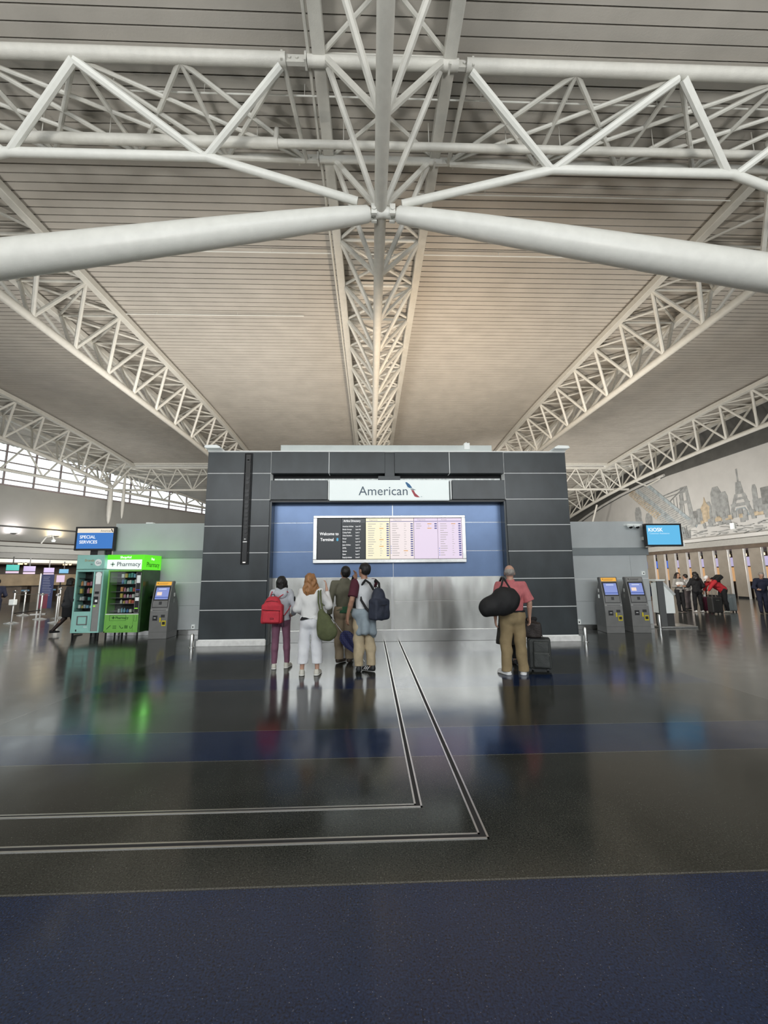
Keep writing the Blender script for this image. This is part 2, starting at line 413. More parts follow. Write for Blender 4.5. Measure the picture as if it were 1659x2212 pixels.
# transverse truss across the hall at the first node line
root = empty('cross_truss', (0.2, 7.4, 10.1), 'pale steel truss crossing the hall from left to right above the two tapered struts', 'truss')
O = Vector(root.location)
zf = 11.17
FX = [-9.4,-7.4,-5.45,-3.52,-1.6]; RX = [1.9,4.0,6.06,8.1,10.1]
BL = [-9.2,-7.3,-3.35]; BRr = [3.9,7.78,9.6]
for a, b in ((-11.4, -1.55), (1.85, 12)):
    MB().tube([Vector((a,6.4,zf))-O, Vector((b,6.4,zf))-O], .115, 14).build('front_chord', m_steel, root, smooth=True)
    MB().tube([Vector((a,8.25,zf))-O, Vector((b,8.25,zf))-O], .09, 12).build('rear_chord', m_steel, root, smooth=True)
MB().tube([Vector((-1.15,6.4,zf))-O, Vector((1.7,6.4,zf))-O], .10, 12).build('front_chord', m_steel, root, smooth=True)
MB().tube([Vector((-1.15,8.25,zf))-O, Vector((1.7,8.25,zf))-O], .085, 12).build('rear_chord', m_steel, root, smooth=True)
for x in (-1.4, 1.75):
    for y in (6.4, 8.25):
        j = MB().box(x-.2, x+.2, y-.035, y+.035, zf-.085, zf+.085)
        j.box(x-.24, x-.2, y-.09, y+.09, zf-.1, zf+.1).box(x+.2, x+.24, y-.09, y+.09, zf-.1, zf+.1)
        for dx in (-.08, .06): j.lathe([(.028, y-.06), (.028, y+.06)], (x+dx, 0, zf), 8, 'y')
        j.v = [tuple(Vector(v)-O) for v in j.v]
        j.build('pinned_joint', m_steel, root)
def V(x, y, z): return Vector((x, y, z)) - O
zl = 10.17; zr = 10.06
MB().tube([V(-11.2,7.75,9.5), V(-7.35,7.4,zl), V(-3.35,7.4,zl), V(-.25,7.75,9.55)], .088, 12).build('bottom_chord', m_strut, root, smooth=True)
MB().tube([V(.7,7.75,9.5), V(3.88,7.4,zr), V(7.8,7.4,zr), V(10.6,7.75,9.45)], .088, 12).build('bottom_chord', m_strut, root, smooth=True)
def br(a, b, r=.07, m=None): seg('brace', V(*a), V(*b), r, root, m)
f = 6.43; bk = 8.22
for a, b in (((-5.45,f,zf-.1), (-7.3,7.4,zl)), ((-5.45,f,zf-.1), (-3.4,7.4,zl)), ((-1.65,f,zf-.1), (-3.35,7.4,zl)),
             ((1.95,f,zf-.1), (3.85,7.4,zr)), ((6.0,f,zf-.1), (3.9,7.4,zr)), ((6.1,f,zf-.1), (7.7,7.4,zr)), ((9.6,f,zf-.1), (7.9,7.4,zr)), ((-9.3,f,zf-.1), (-7.4,7.4,zl))):
    br(a, b, .078, m_strut)
FN = [-9.4,-7.4,-5.45,-3.52,-1.6]; BN = [-9.1,-7.1,-5.2,-3.24,-1.45]
for i, x in enumerate(FN):
    for j, xb in enumerate(BN):
        if j-i in (0, 1, 2) or j == i-1: br((x,f,zf-.05), (xb,bk,zf-.05), .042 if j-i == 2 else .05)
FN = [1.9,4.0,6.06,8.1,10.1]; BN = [1.85,3.9,5.85,7.7,9.7]
for i, x in enumerate(FN):
    for j, xb in enumerate(BN):
        if i-j in (0, 1, 2) or j == i+1: br((x,f,zf-.05), (xb,bk,zf-.05), .042 if i-j == 2 else .05)
for a, b in (((-5.2,bk,zf-.1), (-7.3,7.4,zl)), ((-5.2,bk,zf-.1), (-3.4,7.4,zl)), ((-1.5,bk,zf-.1), (-3.35,7.4,zl)),
             ((1.9,bk,zf-.1), (3.85,7.4,zr)), ((5.85,bk,zf-.1), (3.9,7.4,zr)), ((5.85,bk,zf-.1), (7.7,7.4,zr))):
    br(a, b, .05)
# the far cross truss closing the roof at the gutter line
root = empty('cross_truss', (0, 33.7, 10), 'distant cross truss along the roof gutter beyond the dark wall', 'truss')
O = Vector(root.location)
z1, z2 = 11.2-drop(33.5), 9.5-drop(33.5)
MB().tube([V(wallx(33.7)+1.5,33.7,z1), V(22.5,33.7,z1)], .1, 8).build('top_chord', m_steel, root, smooth=True)
MB().tube([V(wallx(33.7)+1.5,34.5,z2), V(22.5,34.5,z2)], .1, 8).build('bottom_chord', m_steel, root, smooth=True)
MB().tube([V(wallx(33.7)+1.5,35.5,z1-.1), V(22.5,35.5,z1-.1)], .1, 8).build('top_chord', m_steel, root, smooth=True)
xx = -20.2; k = 0
while xx < 21:
    for yy in (33.7, 35.5):
        seg('brace', V(xx,yy,z1), V(xx+1.05,34.5,z2), .05, root); seg('brace', V(xx+1.05,34.5,z2), V(xx+2.1,yy,z1), .05, root)
    seg('cross_bar', V(xx,33.7,z1), V(xx+2.1,35.5,z1-.1), .04, root)
    xx += 2.1 if (xx < -8 or xx > 6) else 14.7
# edge truss along the window wall, with its two spindle posts
root = empty('edge_truss', (-20.6, 32.8, 8.5), 'slim steel edge truss running along the clerestory window', 'truss')
O = Vector(root.location)
def EP(s, z): # line parallel to the wall
    p = Vector((-20.6, 32.8, 0)) + Vector((.40, .917, 0))*s; return V(p.x, p.y, z)
def ez(s): return 10.3 - max(0, s)*.135
for z, r in ((8.5, .11), (10.3, .09)):
    MB().tube([EP(-16, z), EP(0, z), EP(11, z if z < 9 else ez(11))], r, 10).build('chord', m_steel, root, smooth=True)
for k in range(-6, 4):
    s = k*2.4
    seg('brace', EP(s, 8.5), EP(s+1.2, ez(s+1.2)), .06, root); seg('brace', EP(s+1.2, ez(s+1.2)), EP(s+2.4, 8.5), .06, root)
for i, (x, y, zt, zb_, lab) in enumerate(((-20.6, 32.8, 8.6, 5.8, 'longer of two tapered spindle posts under the far left truss'),
                                      (-19.95, 33.4, 9.6, 6.3, 'shorter of two spindle posts under the far left truss, elbow pipe on top'))):
    r_ = .19 if i == 0 else .13
    t = empty('spindle_post', (x, y, zb_), lab, 'post', 'spindle posts below the edge truss')
    MB().lathe([(.03,0),(r_*.6,.22),(r_*.9,.7),(r_,1.2),(r_*.95,1.8),(r_*.7,zt-zb_-.1),(.09,zt-zb_)], seg=14).build('post_body', m_steel, t, smooth=True)
    MB().lathe([(r_*1.04,1.38),(r_*1.04,1.44)], seg=14).build('collar', m_steel, t, smooth=True)
    if i: MB().tube([(0,0,zt-zb_-.1),(0,0,zt-zb_+.2),(.0,.25,zt-zb_+.35),(.9,1.2,zt-zb_+.3),(2.2,3.4,zt-zb_+.2)], .09, 8).build('elbow_pipe', m_steel, t, smooth=True)
# bracing under far right end of the roof (slanting tube against the mural)
tag(MB().tube([(20.83,41.9,.0),(21.0,37.0,7.9)], .08, 8).build('slanting_brace', m_steel, smooth=True), 'thin slanting steel tube in front of the mural above the right grey wing', 'brace')
t = tag(MB().tube([(21.2,31.8,9.0),(22.4,32.0,8.6),(23.3,31.6,9.1)], .06, 8).build('wall_brace', m_steel, smooth=True),
        'small bracket of tubes tying the far right truss to the mural wall', 'brace')

# tapered struts meeting at the central node
def strut(sg, label):
    t = empty('tapered_strut', (.3, 7.81, 9.36), label, 'strut', 'tapered struts')
    ex, ez = (-8.05, -1.32) if sg < 0 else (8.6, -1.36)
    L = sqrt(ex*ex+ez*ez); d = Vector((ex/L, 0, ez/L))
    prof = [(.28,.12),(.34,.165),(1.0,.205),(2.2,.25),(4.0,.295),(6.0,.335),(8.0,.365),(9.5,.375)]
    MB().tube([d*a for a, r in prof], [r for a, r in prof], 28).build('strut_tube', m_strut, t, smooth=True)
    j = MB()
    j.tube([d*.02, d*.30], .06, 12)
    j.box(d.x*.2-.06, d.x*.2+.06, -.13, -.07, d.z*.2-.12, d.z*.2+.12).box(d.x*.2-.06, d.x*.2+.06, .07, .13, d.z*.2-.12, d.z*.2+.12)
    j.lathe([(.05,-.16),(.05,.16)], (d.x*.2, 0, d.z*.2), 12, 'y')
    j.build('pin_joint', m_strut, t)
    MB().tube([d*(-.02), d*.18], .115, 14).build('hub', m_strut, t, smooth=True)
strut(-1, 'thick white tapered strut sweeping from the central node to the left edge')
strut(1, 'thick white tapered strut sweeping from the central node to the right edge')
# hung drain pipe
t = empty('drain_pipe', (0, 7.6, 10.78), 'white pipe hung level across the hall behind the central truss', 'pipe')
MB().tube([(-12,0,0),(-1.95,0,0)], .105, 14).build('wide_pipe', m_steel, t, smooth=True)
MB().tube([(-1.95,0,0),(14,0,.03)], .082, 14).build('narrow_pipe', m_steel, t, smooth=True)
MB().tube([(-2.0,0,0),(-2.0,.05,.42)], .055, 10).build('riser', m_steel, t, smooth=True)
MB().tube([(9.0,0,0),(9.0,.05,.42)], .06, 10).build('riser', m_steel, t, smooth=True)
for x in (-7.9,-6.9,-5.5,-4.3,-3.3,-2.4,-.55,1.3,3.0,4.2,6.3,7.2,8.6): MB().tube([(x,0,.09),(x,.0,.62)], .009, 5).build('hanger', m_steel, t)
# thin conduits under the deck
def conduit(pts, label, r=.016, hang=()):
    t = empty('conduit', pts[0], label, 'conduit', 'thin ceiling conduits')
    o = Vector(pts[0])
    MB().tube([Vector(p)-o for p in pts], r, 6).build('conduit_tube', m_strut, t)
    for h in hang: MB().tube([Vector(h)-o, Vector(h)-o+Vector((0, 0, .28))], .007, 5).build('hanger', m_strut, t)
conduit([(-5.1,7.0,11.2),(9.5,7.0,11.2)], 'thin conduit just behind the front chord of the cross truss', hang=[(x,7.0,11.2) for x in (-5.1,-3.3,-1.3,2.3,4.1,6.0)])
conduit([(1.2,9.2,11.3),(14,9.2,11.3)], 'thin conduit under the deck to the right of the central node', hang=[(3,9.2,11.3)])
conduit([(-9.2,11.3,11.35),(1.5,11.3,11.35)], 'thin conduit crossing the roof beyond the struts, left part', hang=[(-6,11.3,11.35),(-3,11.3,11.35)])
conduit([(1.5,11.3,11.35),(16,11.3,11.35)], 'thin conduit crossing the roof beyond the struts, right part', hang=[(4,11.3,11.35),(7,11.3,11.35)])
conduit([(-9.2,14.45,11.38),(-2.5,14.45,11.38)], 'thin conduit between the left and central trusses, second from the struts', hang=[(-8,14.45,11.38),(-5,14.45,11.38)])

# ------------------------------------------------------------------ the dark freestanding wall
YF = 10.12
root = empty('display_wall', (.48, 11.2, 0), 'freestanding dark panelled wall with a blue recess and white joint lines in the middle of the hall', 'wall')
O = Vector(root.location)
def part(name, mb, m, parent=root, bevel=0, smooth=False):
    off = O
    mb.v = [tuple(Vector(v)-off) for v in mb.v]
    return mb.build(name, m, parent, bevel=bevel, smooth=smooth)
ROWS = [.14,.82,1.50,2.17,2.825,3.48,4.15,4.70]
XL, X1, X2, XR = -4.05, -2.49, 3.42, 5.02
for a, b in ((XL, X1), (X2, XR)):
    m = MB()
    for z0, z1 in zip(ROWS[:-1], ROWS[1:]): m.box(a, b, YF, YF+.4, z0+.009, z1-.009)
    part('side_tower', m, m_dark, bevel=.004)
    j = MB().box(a+.004, b-.004, YF+.012, YF+.39, .1, 4.70); part('joint_strip', j, m_joint)
m = MB()
for x0, x1 in ((X1+.012,-1.045), (-1.03,.37), (.62,2.01), (2.03,X2-.012)): m.box(x0, x1, YF+.01, YF+.4, 4.15, 4.70)
m.box(.37, .62, YF+.06, YF+.4, 3.97, 4.70).box(.2,.76,YF+.05,YF+.3,3.96,4.09)
part('upper_header', m, m_dark, bevel=.004)
m = MB()
for x in (-1.037, 2.02): m.box(x-.008, x+.008, YF+.012, YF+.35, 4.15, 4.70)
m.box(X1-.006, X1+.006, YF+.012, YF+.35, 3.48, 4.70).box(X2-.006, X2+.006, YF+.012, YF+.35, 3.48, 4.70)
m.box(-1.055,-1.035,YF+.012,YF+.3,3.48,3.97).box(2.03,2.05,YF+.012,YF+.3,3.48,3.97)
part('joint_strip', m, m_joint)
part('slot_glazing', MB().box(X1+.05, .2, YF+.22, YF+.25, 3.96, 4.06).box(.76, X2-.05, YF+.22, YF+.25, 3.96, 4.06), mat('slot_glass', (.5,.52,.52), .3, noise=.4, nscale=5, nstretch=(3,1,1), emit=(.6,.65,.62), estr=.25))
part('slot_lining', MB().box(X1, X2, YF+.26, YF+.4, 3.9, 4.2), m_blackm)
m = MB().box(X1+.012, -1.07, YF+.01, YF+.38, 3.48, 3.97).box(2.07, X2-.012, YF+.01, YF+.38, 3.48, 3.97).box(-1.07, 2.07, YF+.12, YF+.38, 3.48, 3.97)
part('lower_header', m, m_dark, bevel=.004)
part('recess_soffit', MB().box(X1, X2, YF+.06, YF+.46, 3.42, 3.478), m_black)
part('recess_jamb', MB().box(X1-.0, X1+.05, YF+.03, YF+.5, 0, 3.43), m_dark)
part('recess_jamb', MB().box(X2-.05, X2, YF+.03, YF+.5, 0, 3.43), m_dark)
YB = 10.45
m = MB()
for x0, x1 in ((X1+.05, .565), (.575, X2-.05)):
    for z0, z1 in ((1.56,2.20),(2.208,2.93),(2.938,3.44)): m.box(x0, x1, YB, YB+.06, z0, z1)
part('blue_panel', m, m_blue, bevel=.003)
part('blue_joint', MB().box(X1+.05, X2-.05, YB+.01, YB+.05, 1.5, 3.44), m_inox2)
m = MB()
for x0, x1 in ((X1+.05,-1.10),(-1.094,-.12),(-.114,.505),(.575,1.545),(1.551,X2-.05)):
    for z0, z1 in ((.285,.965),(.971,1.55)): m.box(x0, x1, YB-.015, YB+.05, z0, z1)
part('steel_panel', m, m_inox, bevel=.003)
part('steel_seam', MB().box(X1+.05, X2-.05, YB, YB+.04, .0, 1.55), m_inox2)
part('kickplate', MB().box(X1+.05, X2-.05, YB-.03, YB+.02, .0, .275), m_inox2, bevel=.004)
part('body_side', MB().box(XL+.02, X1, YF+.41, 12.3, 0, 4.66).box(X2, XR-.02, YF+.41, 12.3, 0, 4.66).box(X1, X2, YB+.08, 12.3, 0, 4.66), m_dark)
m = MB().box(XL-.02, X1+.02, YF-.05, YF+.36, 0, .125).box(X2-.02, XR+.02, YF-.05, YF+.36, 0, .125)
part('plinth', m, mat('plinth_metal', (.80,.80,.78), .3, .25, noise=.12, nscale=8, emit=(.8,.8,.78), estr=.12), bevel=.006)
part('coping', MB().box(XL-.01, XR+.01, YF-.02, 12.3, 4.70, 4.725), m_joint)
part('roof_fascia', MB().box(-2.27, 3.14, YF+.05, YF+1.2, 4.726, 4.90), mat('fascia', (.66,.72,.70), .4, noise=.05, nscale=3), bevel=.01)
tag(MB().box(2.42,2.56,YF+.01,YF+.2,4.78,4.95).lathe([(.02,4.95),(.01,5.0)],(2.49,YF+.1,0),8).build('junction_box', m_white, bevel=.008), 'small white junction box on the pale fascia above the dark wall', 'box')
for x, lab, s in ((-3.87, 'white floodlight on the top left corner of the dark wall', 1), (4.84, 'white floodlight on the top right corner of the dark wall', -1)):
    t = empty('floodlight', (x, YF+.05, 4.725), lab, 'lamp', 'floodlights on the dark wall')
    MB().prism([(-.20*1,.02),(-.17,.075),(.10,.085),(.20,.03),(.18,.0),(-.14,.0)] if s > 0 else [(.20,.02),(.17,.075),(-.10,.085),(-.20,.03),(-.18,.0),(.14,.0)], 'y', -.30, .05).build('lamp_housing', m_white, t, bevel=.006)
    box('bracket', m_alu, t, -.03, .03, .08, .14, 0, .06)
# line array loudspeaker let into the left tower
t = empty('column_loudspeaker', (-3.04, YF-.01, 1.89), 'tall slim black column loudspeaker set in the left of the dark wall', 'loudspeaker')
fr = MB(); fr.box(-.095,-.08,-.02,.03,0,2.77).box(.08,.095,-.02,.03,0,2.77).box(-.08,.08,-.02,.03,0,.02).box(-.08,.08,-.02,.03,2.75,2.77)
fr.build('surround', m_blackm, t)
box('cabinet', mat('speaker_grey', (.035,.036,.036), .5), t, -.062, .062, -.028, .025, .03, 2.74, bevel=.006)
for z in (2.62,2.56,2.12,2.02,1.80,1.70,1.52,1.42,1.30,1.20,1.10,1.00,.90,.80,.70,.62):
    MB().lathe([(.045,-.036),(.045,-.028),(.02,-.026)], (0,0,z), 14, 'y').build('driver', m_black, t, smooth=True)
box('lower_grille', m_black, t, -.05, .05, -.034, -.026, .07, .52)
box('trim_line', m_alu, t, -.05, .05, -.036, -.028, .535, .55)
box('indicator', glow('indicator', (255,250,240), 1.2), t, -.03, .03, -.04, -.03, .035, .06)
text('lettering', 'JBL', m_alu, t, (0, -.035, .60), .035, align='CENTER')
# airline sign
t = empty('airline_sign', (.485, YF-.02, 3.45), 'white lightbox sign reading American above the blue recess', 'sign')
box('sign_panel', mat('sign_white', (.74,.79,.78), .35, emit=(.72,.80,.79), estr=.42, noise=.03, nscale=3), t, -1.50, 1.49, -.03, .09, .0, .51, bevel=.004)
c = srgb(84,100,118)
text('lettering', 'American', mat('sign_letters', c, .4), t, (-.775, -.033, .125), .325, sx=.98, ext=.003)
m = MB().prism([(.39,.45),(.43,.455),(.50,.40),(.565,.31),(.50,.305),(.45,.33)], 'y', -.037, -.03); m.build('tail_mark', mat('mark_blue', srgb(30,110,165), .4), t)
MB().prism([(.50,.285),(.56,.295),(.66,.255),(.60,.25),(.545,.262)], 'y', -.037, -.03).build('eagle_mark', mat('mark_grey', srgb(150,160,168), .4), t)
MB().prism([(.535,.255),(.60,.245),(.64,.17),(.75,.07),(.68,.07),(.62,.09)], 'y', -.037, -.03).build('tail_mark', mat('mark_red', srgb(190,60,75), .4), t)
text('lettering', 'TM', MATS['sign_letters'], t, (.77, -.033, .075), .03)

# flight information board with six screens
t = empty('flight_board', (.49, YB-.02, 1.91), 'framed row of six information screens on the blue recess wall', 'board')
HW = 1.92
fr = MB()
for a in ((-HW,-HW+.09,.09,1.13),(HW-.09,HW,.09,1.13),(-HW,HW,0,.09),(-HW,HW,1.13,1.21)): fr.box(a[0],a[1],-.11,.02,a[2],a[3]-(.02 if a[3] > 1.2 else 0))
fr.build('frame', m_inox2, t, bevel=.008)
box('backing', m_blackm, t, -HW+.05, HW-.05, -.04, .02, .05, 1.18)
wS = (2*HW-.18)/6
g_dark = glow('screen_dark', (44,48,52), 1.0); g_hd = glow('screen_head', (70,74,78), 1.0)
g_yel = glow('screen_cream', (244,238,205), 1.0); g_pk = glow('screen_pink', (238,226,226), 1.0); g_lil = glow('screen_lilac', (228,212,232), 1.0)
g_wht = glow('text_white', (250,250,250), 1.1); g_nav = glow('text_navy', (60,66,140), .9); g_org = glow('text_orange', (226,160,50), 1.0)
g_gry = glow('text_grey', (168,160,158), 1.0); g_cya = glow('text_cyan', (80,190,235), 1.0); g_blu = glow('text_blue', (70,110,190), 1.0)
scr = [g_dark, g_dark, g_yel, g_pk, g_lil, g_lil]
for i in range(6):
    x0 = -HW+.09+i*wS; x1 = x0+wS
    s = box('screen', scr[i], t, x0+.006, x1-.006, -.075, -.04, .10 if i > 1 else .10, 1.12)
    yy = -.0765
    def bar(nm, m_, a, b, z0, z1, boxes=None):
        mb = MB()
        for (p, q, r, w) in (boxes or [(a, b, z0, z1)]): mb.box(p, q, yy-.002, yy+.001, r, w)
        o = mb.build(nm, m_, s); return o
    if i == 0:
        text('lettering', 'Welcome to', g_wht, s, ((x0+x1)/2, yy, .70), .105, align='CENTER', bold=.0015, ext=.001, sx=.88)
        text('lettering', 'Terminal', g_wht, s, (x0+.085, yy, .555), .105, bold=.0015, ext=.001, sx=.88)
        text('numeral', '8', g_cya, s, (x1-.125, yy, .555), .105, bold=.0015, ext=.001)
    elif i == 1:
        bar('heading_band', g_hd, x0+.01, x1-.01, 1.01, 1.115)
        text('lettering', 'Airline Directory', g_wht, s, (x0+.05, yy-.003, 1.035), .075, bold=.001, ext=.001, sx=.82)
        nm = ['American Airlines','British Airways','Cathay Pacific','China Southern','Finnair','Iberia','Japan Airlines','LEVEL','Qantas','Qatar','Royal Jordanian']
        ln = ['Lane 4-9','Lane 4-6','Lane 5','Lane 1','Lane 5','Lane 4,7','Lane 2','Lane 4,2','Lane 9','Lane 3','Lane 8']
        text('lettering', '\n'.join(nm), g_wht, s, (x0+.03, yy, .905), .048, ext=.001, sx=.78, bold=.0005, lsp=1.62)
        text('lettering', '\n'.join(ln), g_wht, s, (x0+.355, yy, .905), .048, ext=.001, sx=.78, bold=.0005, lsp=1.62)
    else:
        bar('heading_rule', g_nav, x0+.01, x1-.01, 1.035, 1.047)
        text('lettering', 'Arrivals' if i == 5 else 'Departures', g_gry, s, (x0+.09, yy, 1.065), .05, ext=.001, sx=.9, bold=.0004)
        n = 3 if i == 4 else 15
        rows, tags, times, flags = [], [], [], []
        rr_ = random.Random(i)
        for k in range(n):
            z = .975 - k*.0565
            w = rr_.uniform(.09, .2)
            rows.append((x0+.06, x0+.06+w, z-.006, z+.008)); times.append((x0+.36, x0+.36+rr_.uniform(.03,.07), z-.004, z+.006))
            tags.append((x1-.085, x1-.025, z-.013, z+.016))
            if (i, k) in ((2,2),(2,7),(2,10),(3,12),(4,0),(4,2),(5,0)): flags.append((x0+.345, x0+.45, z-.007, z+.012))
        bar('flight_rows', g_gry, 0, 0, 0, 0, rows+times); bar('gate_tags', g_nav, 0, 0, 0, 0, tags)
        if flags: bar('delay_flags', g_org, 0, 0, 0, 0, flags)
        if i in (3, 5):
            bar('airline_icons', g_blu, 0, 0, 0, 0, [(x0+.02, x0+.04, .975-k*.0565-.008, .975-k*.0565+.01) for k in ((10,12,13,11) if i == 3 else (11,12,13,14))])
# ------------------------------------------------------------------ grey side wings
def wing(x0, x1, lab, seams, free):
    t = empty('side_wing', ((x0+x1)/2, 12.1, 0), lab, 'wall', 'grey side wings')
    ox = (x0+x1)/2
    m = MB()
    m.box(x0-ox, x1-ox, 0, .5, 2.36, 3.15)
    m.build('upper_panel', m_wing, t, bevel=.004)
    box('mid_band', m_wingband, t, x0-ox, x1-ox+(.05 if free else 0), -.03, .45, 2.14, 2.36)  # band in a darker grey between upper and lower panels
    m = MB()
    xs = [x0]+seams+[x1]
    for a, b in zip(xs[:-1], xs[1:]):
        for z0, z1 in ((.14,.80),(.804,1.44),(1.452,2.14)): m.box(a-ox+.002, b-ox-.002, .0, .5, z0, z1)
    m.build('lower_panel', m_wing, t, bevel=.003)
    box('joint_strip', m_joint, t, x0-ox+.01, x1-ox-.01, .004, .45, 1.43, 1.46)
    box('base_board', m_inox2, t, x0-ox, x1-ox, -.02, .4, 0, .13, bevel=.004)
wing(-7.36, -4.05, 'pale grey panelled wing wall behind the vending machines on the left', [], False)
wing(5.02, 8.24, 'pale grey panelled wing wall behind the two ticket kiosks on the right', [7.72], True)
# bollards / pipe guards at the corners
for x, y, h, lab in ((-4.12, 9.98, .30, 'short steel guard post at the left foot of the dark wall'), (5.1, 9.98, .34, 'short steel guard post at the right foot of the dark wall'),
                  (8.36, 12.02, .42, 'short steel guard post at the free end of the right grey wing')):
    t = empty('guard_post', (x, y, 0), lab, 'post', 'steel guard posts')
    MB().lathe([(.045,0),(.045,h-.03),(.03,h)], seg=14).build('post_tube', m_inox2, t, smooth=True)
    MB().lathe([(.07,0),(.07,.012),(.05,.015)], seg=14).build('foot_plate', m_inox2, t, smooth=True)
# wall sockets, switch and cables
for x, y, z, w, h, lab in ((8.07,12.09,1.60,.09,.11,'small white switch plate near the free edge of the right grey wing'),
                      (6.02,12.09,.22,.10,.14,'socket box low on the right wing beside the left of its two kiosks'),
                      (-4.98,12.09,.22,.09,.12,'white socket box low on the left grey wing'),
                      (7.95,12.05,.15,.16,.26,'white plate low on the right wing behind the right kiosk')):
    t = empty('wall_socket', (x, y, z), lab, 'socket', 'small wall fittings')
    box('plate', m_white, t, -w/2, w/2, -.03, .008, -h/2, h/2, bevel=.006)
    box('rocker', m_black, t, -w*.15, w*.15, -.034, -.029, -h*.2, h*.15)
# twin dome cameras on top of the right wing
t = empty('dome_camera', (7.85, 11.98, 3.0), 'pair of dome cameras on one bracket at the top of the right grey wing', 'camera')
box('bracket', m_white, t, -.22, .22, -.05, .12, .02, .05)
for dx in (-.11, .10):
    MB().lathe([(.085,.02),(.085,-.0),(.07,-.03),(.05,-.05)], (dx,-.02,0), 16).build('housing', m_white, t, smooth=True)
    MB().lathe([(.058,-.03),(.05,-.07),(.03,-.09),(.005,-.10)], (dx,-.035,.01), 16).build('dome', m_black, t, smooth=True)
tag(MB().box(-6.55,-6.35,12.15,12.3,3.15,3.19).build('beacon', m_white, bevel=.01), 'small white fitting lying on top of the left grey wing', 'fitting')

# ------------------------------------------------------------------ hanging TV signs
def tv(x, lab, kind, post):
    t = empty('display_screen', (x, 11.98 if kind == 'L' else 11.85, 2.37), lab, 'screen')
    m = MB().box(-.55,-.505,-.05,.05,0,.67).box(.505,.55,-.05,.05,0,.67).box(-.505,.505,-.05,.05,0,.05).box(-.505,.505,-.05,.05,.625,.67).box(-.505,.505,.0,.05,.05,.625)
    m.build('bezel', m_black, t)
    if kind == 'L':
        s = box('screen_panel', glow('tv_blue', (58,120,196), 1.0), t, -.505, .505, -.035, 0, .05, .625)
        box('title_band', glow('tv_cream', (238,226,206), 1.0), s, -.505, .505, -.038, -.034, .50, .625)
        text('lettering', 'SPECIAL\nSERVICES', g_wht, s, (-.43, -.038, .34), .125, ext=.001, sx=.98, bold=.001, lsp=1.15)
        text('lettering', 'American', MATS['sign_letters'], s, (.14, -.041, .53), .075, ext=.001)
        MB().prism([(.42,.61),(.45,.61),(.49,.52),(.465,.52)], 'y', -.042, -.038).build('tail_mark', m_black, s)
        box('support_post', m_greyl, t, .09, .27, .0, .10, -2.37, .05)
        box('mount_plate', m_black, t, -.15, .42, .05, .09, -.2, .03)
    else:
        s = box('screen_panel', glow('tv_sky', (98,186,232), 1.0), t, -.505, .505, -.035, 0, .05, .625)
        text('lettering', 'KIOSK', g_wht, s, (-.45, -.038, .44), .155, ext=.001, bold=.002)
        text('lettering', 'Customer Assistance', glow('text_pale', (190,225,245), 1.0), s, (-.42, -.038, .36), .07, ext=.001)
        box('wall_arm', m_alu, t, -.5, -.40, .05, .3, .2, .3)
        box('edge_cap', m_white, t, .56, .62, -.02, .1, .0, .12)
tv(-7.82, 'screen reading SPECIAL SERVICES on a grey post above the aqua vending machine', 'L', True)
tv(8.62, 'sky blue screen reading KIOSK beside the right grey wing', 'R', False)

# ------------------------------------------------------------------ vending machines
PROD = [mat('pack_%d' % i, c, .45) for i, c in enumerate([(.75,.72,.66),(.65,.12,.08),(.1,.25,.55),(.72,.55,.12),(.12,.4,.35),(.6,.25,.35),(.5,.5,.52),(.8,.35,.12),(.25,.5,.65),(.85,.85,.8)])]
vglass = glassmat()
def shelf_items(t, x0, x1, y, rows, rnd, cat, fill=1.0, miss=()):
    for zi, (z, h) in enumerate(rows):
        x = x0
        while x < x1-.05:
            w = rnd.uniform(.055, .08); hh = h*rnd.uniform(.7, 1)
            if rnd.random() < fill:
                mb = MB()
                if rnd.random() < .35: mb.lathe([(w*.4,0),(w*.4,hh*.7),(w*.2,hh*.85),(w*.2,hh)], (0,0,0), 10)
                else: mb.box(-w*.42, w*.42, -.03, .03, 0, hh)
                o = mb.build('product_pack', rnd.choice(PROD), t, bevel=.004)
                o.location = (x+w/2, y, z)
            x += w*1.12
# aqua machine
rnd = random.Random(3)
t = empty('vending_machine', (-7.36, 11.2, 0), 'aqua snack vending machine standing left of the green pharmacy one', 'vending machine')
c = MB().box(-.38,.34,.06,.85,.2,1.82).box(-.38,-.335,0,.07,.2,1.82).box(.10,.13,0,.07,.2,1.82).box(-.335,.13,0,.07,.2,.76).box(-.335,.13,0,.07,1.74,1.82).box(.13,.34,.0,.07,1.76,1.82).box(.315,.34,0,.07,.2,1.82)
# hollow body: back, sides, floor, ceiling of the cabinet
c = MB().box(-.38,-.34,0,.85,.2,1.82).box(.30,.34,0,.85,.2,1.82).box(-.34,.30,.8,.85,.2,1.82).box(-.34,.30,0,.85,.2,.24).box(-.34,.30,0,.85,1.76,1.82).box(-.34,.10,0,.05,.24,.74).box(.08,.12,0,.4,.24,1.76)
c.build('body', m_aqua, t, bevel=.008)
box('interior', m_blackm, t, -.34, .08, .33, .36, .24, 1.76)
box('window_glass', vglass, t, -.335, .08, .03, .036, .75, 1.75)
box('window_frame', m_black, t, -.335, .08, .012, .03, .735, .75)
for z in (.82, 1.02, 1.20, 1.40, 1.60): box('shelf', m_black, t, -.33, .08, .08, .33, z-.012, z)
shelf_items(t, -.30, .06, .12, [(.82,.10),(1.02,.10),(1.20,.14),(1.40,.12)], rnd, 'x', .85)
box('control_panel', m_greyl, t, .13, .30, .005, .06, .24, 1.76, bevel=.004)
box('label_plate', m_white, t, .15, .28, -.002, .006, 1.44, 1.68, bevel=.01)
MB().lathe([(.075,-.004),(.075,.006)], (.215,0,1.68), 18, 'y').build('round_badge', m_white, t)
